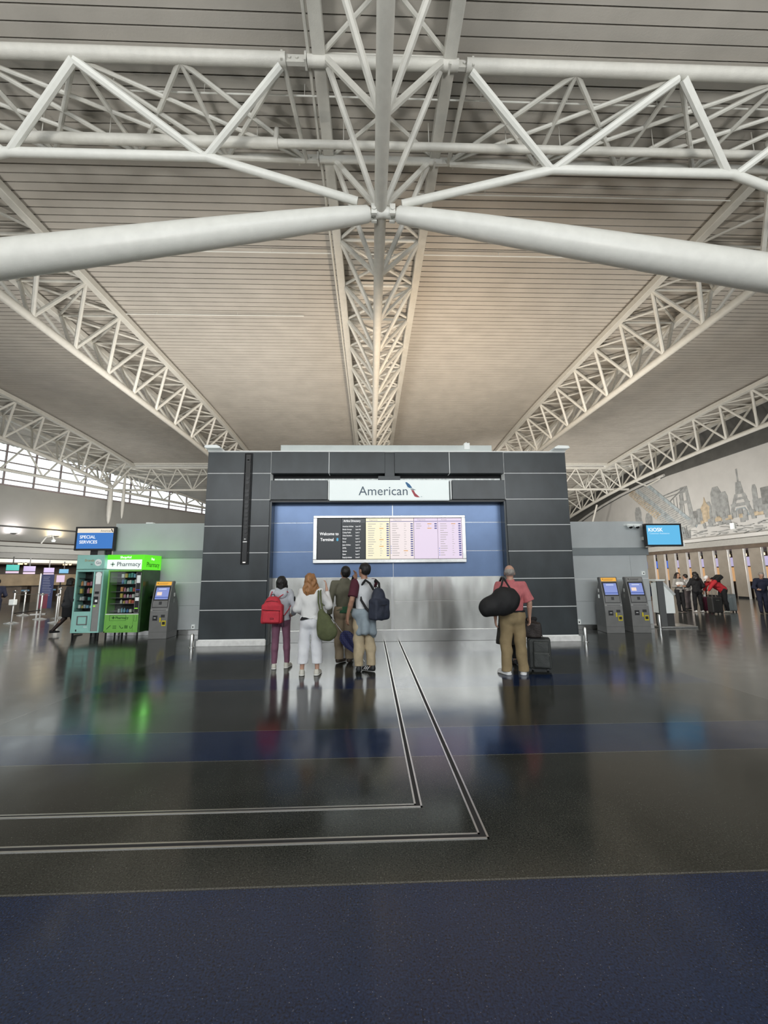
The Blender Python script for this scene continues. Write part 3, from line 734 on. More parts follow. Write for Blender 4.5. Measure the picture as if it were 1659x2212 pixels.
box('card_reader', m_black, t, .15, .25, -.02, .006, .93, 1.12, bevel=.006)
box('bill_slot', m_black, t, .16, .26, -.012, .006, 1.19, 1.25, bevel=.004)
box('sticker', m_white, t, .19, .25, -.024, -.019, .98, 1.04)
box('ready_lamp', glow('lamp_green', (150,230,60), 1.2), t, .16, .20, -.022, -.005, .86, .89)
m = MB().box(-.23,.03,-.022,.0,.40,.425).box(-.23,.03,-.022,0,.605,.63).box(-.23,-.205,-.022,0,.40,.63).box(.005,.03,-.022,0,.40,.63)
m.build('tray_rim', m_grey, t, bevel=.008)
box('delivery_flap', m_aqua, t, -.205, .005, -.01, .0, .425, .605, bevel=.01)
box('hand_latch', m_black, t, -.39, -.36, -.02, .01, 1.0, 1.07)
h = box('header_box', m_aqua, t, -.36, .35, -.03, .6, 1.83, 2.2, bevel=.008)
MB().lathe([(.09,-.036),(.09,-.03)], (.19,0,2.0), 18, 'y').build('round_logo', m_white, h)
text('lettering', 'Go', MATS['sign_letters'], h, (.14, -.04, 1.965), .10, ext=.001)
text('lettering', 'Brands', mat('logo_ochre', (.55,.38,.16), .5), h, (-.16, -.034, 2.03), .09, ext=.001)
text('lettering', 'to', m_black, h, (.0, -.034, 1.94), .06, ext=.001)
text('lettering', 'Go', m_white, t, (-.05, -.004, .33), .07, ext=.001)
box('floor_badge', m_black, t, -.25, -.22, -.003, .001, .24, .29)
for x, y in ((-.34,.05),(.30,.05),(-.34,.78),(.30,.78),(.08,.3)):
    MB().lathe([(.014,0),(.022,.02),(.022,.2)], (x,y,0), 10).build('leg', m_black, t, smooth=True)
# green pharmacy machine
t = empty('vending_machine', (-6.44, 11.2, 0), 'green pharmacy vending machine between the aqua machine and a grey kiosk', 'vending machine')
c = MB().box(-.46,.40,0,.85,.2,.24).box(-.46,-.42,0,.85,.2,1.80).box(-.42,.40,.8,.85,.2,1.80).box(-.42,.40,0,.85,1.76,1.80).box(-.42,.40,0,.05,.24,.66)
c.build('body', m_green, t, bevel=.006)
box('side_panel', m_greend, t, .40, .455, .0, .85, .2, 1.80, bevel=.004)
m = MB().box(.456,.459,.30,.60,1.02,1.10).box(.456,.459,.41,.49,.90,1.22); m.build('cross_mark', mat('dark_green_print', (.01,.05,.01), .5), t)
box('interior', m_blackm, t, -.42, .27, .34, .37, .66, 1.76)
box('window_glass', vglass, t, -.41, .26, .01, .016, .68, 1.75)
box('lower_trim', m_joint, t, -.44, .40, -.006, .01, .655, .675)
for z in (.74,.93,1.08,1.24,1.44,1.62): box('shelf', m_grey, t, -.41, .26, .08, .34, z-.012, z)
shelf_items(t, -.16, .25, .10, [(.93,.10),(1.08,.11),(1.24,.12),(1.44,.12),(1.60,.13)], rnd, 'x', .96)
shelf_items(t, -.34, .25, .08, [(.70,.12)], rnd, 'x', .7)
box('control_panel', m_black, t, .27, .40, .0, .05, .68, 1.75, bevel=.004)
m = MB().box(.275,.28,-.006,.0,.70,1.73).box(.39,.395,-.006,0,.70,1.73).box(.275,.395,-.006,0,.70,.705); m.build('panel_rim', m_alu, t)
box('label_plate', m_white, t, .29, .38, -.008, .0, 1.46, 1.66, bevel=.004)
box('display', glow('display_blue', (60,60,210), .9), t, .285, .385, -.006, .0, 1.28, 1.29)
box('card_reader', m_greyl, t, .30, .38, -.03, .0, 1.12, 1.2, bevel=.004)
box('sticker', m_white, t, .29, .38, -.01, .0, 1.0, 1.09)
box('ready_lamp', MATS['lamp_green'], t, .29, .37, -.01, .0, .80, .82)
text('lettering', 'Pharmacy', mat('dark_green_text', (.02,.12,.02), .5), t, (-.18, -.004, .545), .085, ext=.001, bold=.001)
m = MB().box(-.27,-.20,-.004,0,.565,.585).box(-.245,-.225,-.004,0,.54,.61); m.build('cross_mark', MATS['dark_green_text'], t)
m = MB()
for a, b in ((-.33,-.325),(.08,.085)): m.box(a,b,-.004,0,.50,.64)
m.box(-.33,.085,-.004,0,.50,.505).box(-.33,.085,-.004,0,.635,.64).box(.27,.272,-.004,0,.21,.65).box(.29,.36,-.004,0,.48,.485).box(.29,.295,-.004,0,.48,.63).box(.355,.36,-.004,0,.48,.63)
m.build('printed_frame', MATS['dark_green_text'], t)
m = MB().tube([(-.38,-.002,.29),(-.29,-.002,.38)], .008, 5)
for i in range(3): m.box(-.23+i*.0,-.14,-.004,0,.30+i*.03,.312+i*.03)
m.tube([(-.06,-.002,.37),(-.03,-.002,.32),(.0,-.002,.30),(.03,-.002,.33),(.03,-.002,.30)], .007, 5)
for i in range(3): m.tube([(.08+i*.028,-.002,.30),(.08+i*.028,-.002,.38)], .008, 5)
m.tube([(.20,-.002,.36),(.215,-.002,.30),(.25,-.002,.31),(.27,-.002,.38)], .007, 5)
m.build('icon_row', MATS['dark_green_text'], t)
hd = box('header_box', glow('header_white', (235,245,238), 1.1), t, -.49, .40, -.04, .62, 1.83, 2.07)
box('header_band', glow('header_green', (92,220,30), 1.15), t, -.49, .405, -.045, .62, 2.075, 2.2)
box('header_side', MATS['header_green'], t, .405, .465, -.04, .85, 1.80, 2.2, bevel=.004)
text('lettering', 'Pharmacy', MATS['sign_letters'], hd, (-.24, -.044, 1.90), .16, ext=.001, bold=.001, sx=.98)
m = MB().box(-.40,-.29,-.045,-.041,1.935,1.965).box(-.36,-.33,-.045,-.041,1.895,2.005); m.build('cross_mark', mat('pale_mint', srgb(190,225,205), .5), hd)
text('lettering', 'ShopAid', g_wht, t, (-.16, -.05, 2.105), .085, ext=.001, bold=.002)
text('lettering', 'Pharmacy', MATS['dark_green_text'], t, (.468, .08, 1.88), .19, rot=(pi/2,0,pi/2), ext=.001, sx=.9)
text('lettering', 'Shop', g_wht, t, (.468, .30, 2.07), .085, rot=(pi/2,0,pi/2), ext=.001, bold=.002)
for x, y in ((-.42,.05),(.38,.05),(-.42,.78),(.38,.78)):
    MB().lathe([(.014,0),(.022,.02),(.022,.2)], (x,y,0), 10).build('leg', m_black, t, smooth=True)
d = bpy.data.lights.new('header_glow', 'AREA'); d.energy = 1.3; d.color = (.35,1,.25); d.size = .7; d.shape='RECTANGLE'; d.size_y=.3
lo = bpy.data.objects.new('header_glow', d); COL.objects.link(lo); lo.location = (-5.93, 11.6, 2.0); lo.rotation_euler = (0, radians(-90), 0)

# ------------------------------------------------------------------ ticket kiosks (curved front)
def ticket_kiosk(loc, rz, lab, lit):
    t = empty('ticket_kiosk', loc, lab, 'kiosk', 'ticket kiosks', rz)
    w = .235
    # side outline (y forward negative = front)
    prof = [(0,0),(0,.55),(.015,.72),(.05,.95),(.11,1.18),(.17,1.38),(.21,1.50),(.33,1.50),(.36,1.46),(.33,1.40),(.31,1.34),(.40,1.20),(.55,.95),(.62,.70),(.62,0)]
    MB().prism(prof, 'x', -w, w).build('body', m_grey, t, bevel=.008)
    def face(z):
        for (y0, z0), (y1, z1) in zip(prof[:7], prof[1:7]):
            if z0 <= z <= z1: return y0 + (y1-y0)*(z-z0)/(z1-z0)
        return prof[6][0]
    def plate(name, m_, x0, x1, z0, z1, off=.006, th=.006, n=4, parent=t):
        mb = MB()
        for i in range(n):
            a = z0+(z1-z0)*i/n; b = z0+(z1-z0)*(i+1)/n; ya, yb = face(a), face(b)
            mb.add([(x0,ya-off,a),(x1,ya-off,a),(x1,yb-off,b),(x0,yb-off,b),(x0,ya-off+th,a),(x1,ya-off+th,a),(x1,yb-off+th,b),(x0,yb-off+th,b)],
                   [(0,1,2,3),(7,6,5,4),(0,4,5,1),(3,2,6,7),(0,3,7,4),(1,5,6,2)])
        return mb.build(name, m_, parent)
    h = plate('header_panel', glow('header_amber', (238,176,70), 1.0) if lit else m_greyl, -.20, .20, 1.385, 1.48, .012, .02)
    plate('header_text', mat('amber_ink', (.5,.22,.04), .5) if lit else m_black, -.12, .12, 1.435, 1.445, .014, .003, 1, h)
    plate('header_text', MATS.get('amber_ink', m_black) if lit else m_black, -.14, .10, 1.41, 1.418, .014, .003, 1, h)
    plate('header_icon', MATS.get('amber_ink', m_black) if lit else m_black, -.17, -.14, 1.425, 1.455, .014, .003, 1, h)
    plate('fascia', m_black, -.205, .205, .80, 1.36, .003, .006)
    s = plate('screen', glow('kiosk_screen', (130,145,205), 1.0), -.165, .175, 1.02, 1.33, .010, .006)
    plate('screen_title', glow('kiosk_title', (190,200,232), 1.0), -.10, .10, 1.27, 1.30, .012, .003, 1, s)
    if lit != 1: plate('screen_card', glow('kiosk_card', (240,215,200), 1.0), -.13, .0, 1.12, 1.21, .012, .003, 1, s)
    plate('screen_footer', glow('kiosk_footer', (70,95,165), 1.0), -.165, .175, 1.055, 1.08, .012, .003, 1, s)
    plate('scanner', m_grey, -.19, .19, .82, .985, .008, .006)
    plate('scanner_window', m_black, -.03, .04, .88, .96, .016, .012, 1)
    plate('label_strip', m_greyl, -.225, .225, .715, .765, .010, .008, 1)
    plate('strip_text', m_black, -.17, .18, .732, .747, .012, .003, 1)
    plate('card_slot', m_black, -.15, -.03, .47, .60, .008, .008, 1)
    plate('slot_mouth', m_inox2, -.12, -.06, .53, .55, .012, .006, 1)
    plate('coin_cup', m_black, .06, .16, .55, .62, .008, .006, 1)
    yl = mat('tag_yellow', (.75,.62,.03), .5) if 'tag_yellow' not in MATS else MATS['tag_yellow']
    plate('yellow_tag', yl, .03, .07, .43, .545, .012, .006, 1)
    mb = plate('yellow_frame', yl, .09, .20, .33, .47, .012, .006, 1)
    plate('reader', m_black, .11, .18, .365, .44, .02, .012, 1)
    box('side_label', m_white if lit == 1 else m_greyl, t, -w-.006 if loc[0] > 0 else w, -w if loc[0] > 0 else w+.006, .28, .36, .92, 1.02)
    box('side_button', m_alu, t, -w-.02 if loc[0] > 0 else w, -w if loc[0] > 0 else w+.02, .26, .34, 1.08, 1.18, bevel=.01)
    for x in (-.2, .2):
        for y in (.05, .55): MB().lathe([(.02,-.0),(.02,.01)], (x,y,0), 8).build('foot', m_black, t)
    box('kick_joint', m_black, t, -w-.001, w+.001, -.001, .3, .17, .174)
ticket_kiosk((-5.62,11.4,0), 0.02, 'dark grey ticket kiosk with amber header beside the green vending machine', 2)
ticket_kiosk((6.63,11.3,0), -.12, 'dark grey ticket kiosk with amber header, nearer the dark wall on the right', 1)
ticket_kiosk((7.36,11.3,0), -.12, 'dark grey ticket kiosk with unlit grey header at the free end of the right wing', 0)

# ------------------------------------------------------------------ bag-tag desk past the right wing
t = empty('bag_drop_desk', (8.75, 12.5, 0), 'steel and white sloping bag drop desk just past the end of the right grey wing', 'desk')
box('base_plate', m_inox2, t, -.25, .85, -.35, .35, 0, .05, bevel=.01)
box('glass_fin', mat('desk_grey', (.16,.165,.165), .3, .3), t, -.22, -.02, -.30, -.26, .05, 1.36)
MB().prism([(-.0,.40),(.40,.40),(.40,.92),(.10,1.28),(.0,1.30)], 'y', -.1, .3).build('side_panel', m_white, t, bevel=.01)
MB().prism([(.40,.93),(.44,.97),(.08,1.36),(.02,1.34)], 'y', -.14, .34).build('sloping_top', m_inox2, t)
box('ledge', m_white, t, -.25, .05, -.3, .3, 1.37, 1.41, bevel=.01)
box('pedestal', mat('desk_dark', (.06,.06,.06), .25), t, .02, .38, -.05, .25, .05, .40)

# ------------------------------------------------------------------ check-in partitions along the right wall
FY = [19.6,21.0,22.3,23.59,24.75,25.91,27.05,28.26,29.42,30.57,31.69,32.87,34.1]
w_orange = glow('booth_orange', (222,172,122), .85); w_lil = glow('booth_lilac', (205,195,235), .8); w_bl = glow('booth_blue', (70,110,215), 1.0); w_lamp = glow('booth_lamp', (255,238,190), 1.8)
for i, (a, b) in enumerate(zip(FY[:-1], FY[1:])):
    # partition from just beyond this edge towards the next nearer one; the gap is on its near side
    t = empty('check_in_partition', (23.0, a, 0), ['beige check-in partition with steel edge, %s of the row along the right wall' % q for q in
        ('nearest','second nearest','third nearest','fourth nearest','fifth from the right edge','sixth from the right edge','seventh from the right edge','middle one','third before the far end','second before the far end','last but one at the far end','farthest')][i], 'partition', 'check-in partitions')
    L = (b-a)
    box('panel', m_beige, t, 0, .10, .03, L*.73, 0.0, 3.2)
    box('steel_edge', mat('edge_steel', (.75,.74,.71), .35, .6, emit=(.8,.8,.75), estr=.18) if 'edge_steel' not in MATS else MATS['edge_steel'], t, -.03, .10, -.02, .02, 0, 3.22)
    box('dark_base', m_black, t, -.02, .0, .03, L*.68, 0.0, .12)
    # what shows in the opening: booth back wall with lamp, screen and shelf
    kk = i % 4
    gy = (a+L*.84)*1.0957
    bt = empty('check_in_booth', (25.2, gy, 0), 'lit booth behind the gap next to the %s' % ('nearest partition','second nearest partition','third nearest partition','fourth nearest partition','fifth partition','sixth partition','seventh partition','middle partition','ninth partition','tenth partition','eleventh partition','farthest partition')[i], 'booth', 'lit check-in booths')
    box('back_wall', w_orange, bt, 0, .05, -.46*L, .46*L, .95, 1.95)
    box('counter', m_brown, bt, -.6, .0, -.46*L, .46*L, 0, 1.0)
    box('monitor', w_bl if i in (9,10,11) else w_lil, bt, -.05, .0, -.45, .45, 2.02, 2.62)
    box('lamp', w_lamp, bt, -.3, -.1, -.1, .15, 2.68, 2.84)
    box('upper_box', m_grey, bt, -.3, 0, -.5, .5, 2.9, 3.05)

# ------------------------------------------------------------------ mural on the right wall
mu = empty('wall_mural', (23.40, 30, 6.3), 'faded city skyline mural painted above the check-in row on the right', 'mural')
mO = Vector(mu.location)
def ink(n, c, no=.25): return mat(n, c, .7, noise=no, nscale=3.5)
i_a = ink('ink_grey', (.30,.31,.305)); i_b = ink('ink_dark', (.21,.215,.21), .3); i_c = ink('ink_blue', (.33,.38,.40)); i_d = ink('ink_ochre', (.46,.38,.27), .3); i_e = ink('ink_pale', (.42,.42,.40), .15)
FL = [0]
def flat(name, m_, polys, th=.006, lvl=0):
    mb = MB(); x1 = 23.415 - lvl*.004
    for p in polys:
        FL[0] += 1; mb.prism([(a, b) for a, b in p], 'x', 23.405-FL[0]*.0003-th, 23.418)
    mb.v = [tuple(Vector(v)-mO) for v in mb.v]
    return mb.build(name, m_, mu)
def R(y0, y1, z0, z1): return [(y0,z0),(y1,z0),(y1,z1),(y0,z1)]
def tower(y, z0, z1, w): return [(y-w,z0),(y+w,z0),(y+w,z1-.5*w-.2),(y+w*.5,z1),(y-w*.5,z1),(y-w,z1-.5*w-.2)]
def line(p, q, w):
    a = Vector((p[0],p[1])); b = Vector((q[0],q[1])); d = (b-a).normalized(); n = Vector((-d.y,d.x))*w/2
    return [tuple(a+n),tuple(b+n),tuple(b-n),tuple(a-n)]
rn = random.Random(5)
# lattice tower
flat('lattice_tower', i_a, [line((24.92,8.15),(24.92,7.3),.10), [(24.75,7.3),(25.10,7.3),(25.22,6.5),(24.62,6.5)], line((24.66,6.5),(24.25,5.1),.24), line((25.18,6.5),(25.75,5.1),.24),
      [(24.45,6.15),(25.40,6.15),(25.42,6.3),(24.42,6.3)], [(24.35,5.75),(25.62,5.75),(25.66,5.95),(24.3,5.95)]])
flat('tower_arch', i_c, [line((24.45,5.1),(24.7,5.6),.08), line((24.7,5.6),(25.25,5.6),.08), line((25.25,5.6),(25.55,5.1),.08)], lvl=1)
# skyscrapers
for q in ([tower(26.7,5.1,7.35,.42), tower(26.1,5.0,6.9,.3), tower(27.4,5.0,6.45,.22), tower(23.9,5.1,6.9,.16), R(23.2,24.1,5.0,6.0), R(25.8,26.4,4.8,5.9), tower(28.3,5.0,6.1,.3),
     tower(34.9,4.2,7.3,.42), tower(33.6,4.2,6.6,.42), tower(36.6,4.2,6.0,.4), tower(36.0,4.2,6.1,.25), tower(31.6,4.3,5.7,.3), tower(40.4,4.2,6.5,.3)]): flat('skyline_tower', i_a, [q])
for q in ([R(22.2,23.5,5.6,6.6), tower(20.9,5.6,8.4,.5), tower(22.0,5.2,8.3,.35), R(31.9,32.6,4.2,5.5), R(28.4,29.0,5.1,6.0), R(19.6,20.4,5.4,7.4), tower(18.6,5.3,7.9,.4)]): flat('dark_tower', i_b, [q], lvl=1)
# church dome
flat('onion_dome', i_d, [[(27.4,5.7),(28.0,5.7),(28.1,6.1),(27.8,6.45),(27.7,6.85),(27.6,6.45),(27.3,6.1)], R(27.4,28.0,5.1,5.7), [(32.9,4.4),(33.4,4.4),(33.2,5.4),(33.0,5.4)]], lvl=1)
# bridge pier with cables
flat('bridge_pier', i_a, [[(28.7,5.2),(29.15,5.2),(29.35,7.9),(29.1,7.9)], [(29.9,5.2),(30.3,5.2),(29.75,7.9),(29.5,7.9)], [(29.05,7.5),(29.85,7.5),(29.8,7.95),(29.1,7.95)], [(29.0,6.7),(30.05,6.7),(30.0,6.9),(29.0,6.9)]], lvl=0)
cab = []
for k in range(12):
    y0 = 29.6 + k*.32; cab.append(line((y0,5.4+.13*k),(y0,7.6-.16*k+.012*k*k),.03))
cab += [line((29.4,7.9),(33.2,7.5),.07), line((29.4,7.6),(34.2,7.3),.05), line((33.2,7.5),(34.5,8.6),.06), line((29.4,7.9),(31.8,6.7),.08), line((31.8,6.7),(30.8,5.8),.05)]
flat('bridge_cables', i_b, cab, lvl=1)
# diagonal feathered roadway
a0, b0, a1, b1 = (35.9,8.55), (33.4,9.0), (30.9,4.4), (28.6,4.9)
def lerp(p, q, t_): return (p[0]+(q[0]-p[0])*t_, p[1]+(q[1]-p[1])*t_)
flat('roadway_band', i_e, [[a0, b0, b1, a1]], lvl=0)
flat('roadway_edge', i_c, [line(b0, b1, .28), line(lerp(a0,b0,.45), lerp(a1,b1,.45), .5)], lvl=1)
flat('roadway_feather', i_d, [line(lerp(lerp(a0,b0,.02),lerp(a1,b1,.02),k/26), (lerp(lerp(a0,b0,.3),lerp(a1,b1,.3),k/26)[0], lerp(lerp(a0,b0,.3),lerp(a1,b1,.3),k/26)[1]+.2), .14) for k in range(0,17)], lvl=2)
flat('roadway_ties', i_a, [line(lerp(lerp(a0,b0,.12),lerp(a1,b1,.12),k/30), lerp(lerp(a0,b0,.95),lerp(a1,b1,.95),k/30), .05) for k in range(0,30)], lvl=3)
# low town and water strokes
lo_ = []
for k in range(70):
    y_ = rn.uniform(18, 29); z_ = rn.uniform(4.75, 5.3); lo_.append(R(y_, y_+rn.uniform(.12,.4), z_-.1, z_+rn.uniform(.05,.45)))
for q in lo_: flat('town_block', i_a, [q], lvl=0)
for y_ in [rn.uniform(22, 28) for _ in range(14)]: flat('ochre_block', i_d, [R(y_, y_+.25, 5.0, 5.0+rn.uniform(.1,.35))], lvl=2)
wv = []
for k in range(60):
    y_ = rn.uniform(23, 31); z_ = rn.uniform(4.1, 4.8); wv.append(line((y_,z_),(y_+rn.uniform(.2,.8),z_+rn.uniform(-.1,.1)),.03))
for k in range(40):
    y_ = rn.uniform(29.2, 34); wv.append(line((y_,4.1),(y_+rn.uniform(-.1,.1),4.1+rn.uniform(.5,1.3)),.03))
flat('water_strokes', i_a, wv, lvl=1)
tag(MB().box(23.24,23.34,25.5,25.75,4.35,4.75).build('exit_fitting', m_white, bevel=.01), 'small white fitting on the mural above the check-in row', 'fitting')

# ------------------------------------------------------------------ left: check-in hall items
def monitor(s, z, w, h, m_, lab, foot=True):
    p = wl(s, 5.2, z)
    t = empty('check_in_monitor', p, lab, 'screen', 'hanging check-in monitors', radians(-29.9)+radians(90)+0)
    t.rotation_euler = (0, 0, math.atan2(UW.y, UW.x))
    box('screen', m_, t, -w/2, w/2, -.03, .03, 0, h)
    if foot: box('strip_sign', glow('strip_pink', (225,200,222), 1.0) if 'strip_pink' not in MATS else MATS['strip_pink'], t, -w/2, w/2, -.03, .03, -.17, -.05)
    box('hanger', m_black, t, -.03, .03, -.01, .01, h, h+.5)
g1 = glow('mon_teal', (70,190,178), 1.0); g2 = glow('mon_lilac', (190,170,215), 1.0); g3 = glow('mon_blue', (105,170,205), 1.0)
monitor(-.60, 2.10, .62, .34, g1, 'teal check-in monitor, leftmost in the row under the light strip')
monitor(.25, 2.05, .60, .32, g2, 'lilac check-in monitor, second from the left under the light strip')
monitor(1.30, 1.98, .56, .30, g2, 'lilac check-in monitor above the blue banner')
monitor(2.15, 1.93, .52, .27, g3, 'blue check-in monitor nearest the aqua vending machine', False)
for s, c_, lab in ((-1.0, (255,170,90), 'left'), (2.2, (255,190,120), 'right')):
    pass
for k, (s, lab) in enumerate(((.35, 'warm cluster of ceiling lamps under the left canopy, the left one'), (2.9, 'warm cluster of ceiling lamps under the left canopy, the right one'))):
    t = empty('lamp_cluster', wl(s, 3.8, 2.5), lab, 'lamp', 'lamps under the canopy')
    m = MB()
    for dx, dy in ((0,0),(.18,.1),(-.2,.05),(.05,-.15),(.3,-.05)): m.lathe([(.05,0),(.07,.05),(.05,.09)], (dx,dy,0), 10)
    m.build('bulbs', glow('bulb_warm', (255,214,150), 3.0) if 'bulb_warm' not in MATS else MATS['bulb_warm'], t)
    m = MB()
    for dx, dy in ((0,0),(.18,.1),(-.2,.05),(.05,-.15),(.3,-.05)): m.lathe([(.05,.09),(.02,.14)], (dx,dy,0), 8)
    m.build('sockets', m_black, t)
# counters and dark openings along the left
for k in range(9):
    s = -5.5+k*1.55
    p = wl(s, 2.2, 0)
    t = empty('check_in_counter', p, ['check-in counter %s' % q for q in ('out of view at the far left','second at the left edge','behind the stanchion at the left edge','left of the blue banner','just left of the banner pole','behind the blue banner','right of the blue banner','behind the walking woman','behind the aqua vending machine')][k], 'counter', 'left check-in counters', math.atan2(UW.y, UW.x))
    box('counter_body', m_brown, t, -.7, .3, -.3, .3, 0, 1.05)
    box('counter_top', m_black, t, -.72, .32, -.34, .34, 1.05, 1.1)
    box('blue_strip', mat('strip_blue', (.10,.22,.34), .4) if 'strip_blue' not in MATS else MATS['strip_blue'], t, .30, .75, -.3, -.2, .75, .85)
# banner
t = empty('banner_sign', (-15.05, 19.6, 0), 'tall dark blue rules banner on a silver pole behind the stanchions', 'banner', rz=.5)
box('banner_panel', mat('banner_navy', (.025,.04,.14), .5, noise=.1), t, 0, .46, -.015, .015, .25, 1.78)
box('banner_foot', mat('banner_red', (.20,.03,.06), .5), t, .0, .3, -.018, .0, .25, .9)
box('banner_pole', m_alu, t, -.06, -.01, -.03, .03, 0, 1.82)
m = MB()
for k in range(12): m.box(.06, .06+rn.uniform(.2,.34), -.018, -.015, 1.65-k*.075, 1.663-k*.075)
m.build('printed_lines', mat('print_pale', (.45,.48,.6), .5), t)
box('banner_base', m_alu, t, -.25, .3, -.15, .15, 0, .03)
t = empty('notice_screen', (-14.35, 19.8, 1.42), 'small pink notice screen to the right of the blue banner', 'screen')
box('screen', MATS['strip_pink'], t, -.17, .17, -.02, .02, .0, .32); box('stand', m_black, t, -.02, .02, 0, .03, -1.42, 0)
# stanchions with winged feet and glass gate
def stanchion(x, y, h, lab):
    t = empty('stanchion', (x, y, 0), lab, 'stanchion', 'silver queue stanchions')
    MB().lathe([(.035,.05),(.035,h-.02),(.027,h)], seg=12).build('post', m_alu, t, smooth=True)
    MB().prism([(-.26,0),(.26,0),(.26,.012),(.05,.06),(-.05,.06),(-.26,.012)], 'y', -.035, .035).prism([(-.2,0),(.2,0),(.2,.01),(.05,.05),(-.05,.05),(-.2,.01)], 'x', -.04, .04).build('winged_foot', m_alu, t)
    box('belt_head', m_alu, t, -.05, .05, -.05, .05, h-.09, h-.02)
    return t
stanchion(-12.98, 15.75, 1.18, 'silver stanchion nearest the left edge carrying a small white box')
stanchion(-13.1, 17.2, 1.02, 'silver stanchion at the far end of the glass gate')
stanchion(-12.7, 17.6, 1.22, 'silver stanchion just right of the glass gate and behind it')
stanchion(-11.5, 15.85, 1.05, 'silver stanchion beside the walking woman')
stanchion(-15.2, 19.0, 1.1, 'distant silver stanchion left of the blue banner')
t = empty('queue_gate', (-13.0, 16.5, 0), 'clear glass queue gate with dark lower rail between two stanchions', 'gate')
MB().tube([(0,-.7,.35),(-.1,.7,.35)], .02, 6).build('lower_rail', m_black, t)
MB().tube([(0,-.7,1.0),(-.1,.7,1.0)], .012, 6).build('upper_rail', m_alu, t)
MB().add([(0,-.7,.37),(-.1,.7,.37),(-.1,.7,1.0),(0,-.7,1.0)], [(0,1,2,3)]).build('glass_panel', m_glass, t)
t = empty('hand_sanitizer', (-12.92, 15.62, .66), 'white box dispenser on the left stanchion', 'dispenser')
box('housing', m_white, t, -.08, .12, -.08, .06, 0, .2, bevel=.02)
t = empty('cantilever_lamp', wl(1.6, 3.0, 4.0), 'white bent lamp arm on the left canopy edge', 'lamp')
MB().tube([(0,0,0),(.3,0,.45),(.7,0,.55),(.8,0,.3)], .05, 8).build('arm', m_strut, t, smooth=True)
MB().lathe([(.05,.3),(.14,.2),(.1,.08)], (.8,0,0), 12).build('lamp_head', m_white, t, smooth=True)
for k, (s, cc, lab, rgb) in enumerate(((1.0,(1,.92,.95),'wall uplight with cool glow on the left wall ledge',(250,235,245)), (3.55,(1,.80,.50),'wall uplight with warm yellow glow on the left wall ledge',(255,225,160)))):
    p = wl(s, .38, 4.72)
    t = empty('wall_uplight', p, lab, 'lamp', 'wall uplights', math.atan2(UW.y, UW.x))
    MB().lathe([(.07,0),(.20,.06),(.23,.09),(.2,.09)], seg=14).build('bowl', m_greyl, t, smooth=True)
    box('lens', glow('uplight_lens_%s' % 'ab'[k], rgb, 2.5), t, -.11, .11, -.06, .06, .07, .10)
    a = area('uplight_glow', wl(s, .42, 4.86), wl(s, -.2, 5.4), .3, 45 if k else 30, cc)
# ------------------------------------------------------------------ implicit modelling for people and bags
def C(a, b, ra, rb, ys=1.0, cut=None): return ('c', np.array(a, float), np.array(b, float), ra, rb, ys, cut)
def E_(c, r, rx=0.0, rz=0.0, cut=None): return ('e', np.array(c, float), np.array(r, float), rx, rz, cut)
def Bx(c, h, r, rz=0.0, rx=0.0): return ('b', np.array(c, float), np.array(h, float), r, rz, rx)
def rotm(rx, rz):
    cx, sx, cz, sz = cos(rx), sin(rx), cos(rz), sin(rz)
    A = np.array([[1,0,0],[0,cx,-sx],[0,sx,cx]]); B = np.array([[cz,-sz,0],[sz,cz,0],[0,0,1]])
    return B @ A
def pbounds(p, pad):
    if p[0] == 'c':
        r = max(p[3], p[4]); lo = np.minimum(p[1], p[2])-r; hi = np.maximum(p[1], p[2])+r
    elif p[0] == 'e': r = max(p[2]); lo, hi = p[1]-r, p[1]+r
    else: r = np.linalg.norm(p[2])+p[3]; lo, hi = p[1]-r, p[1]+r
    return lo-pad, hi+pad
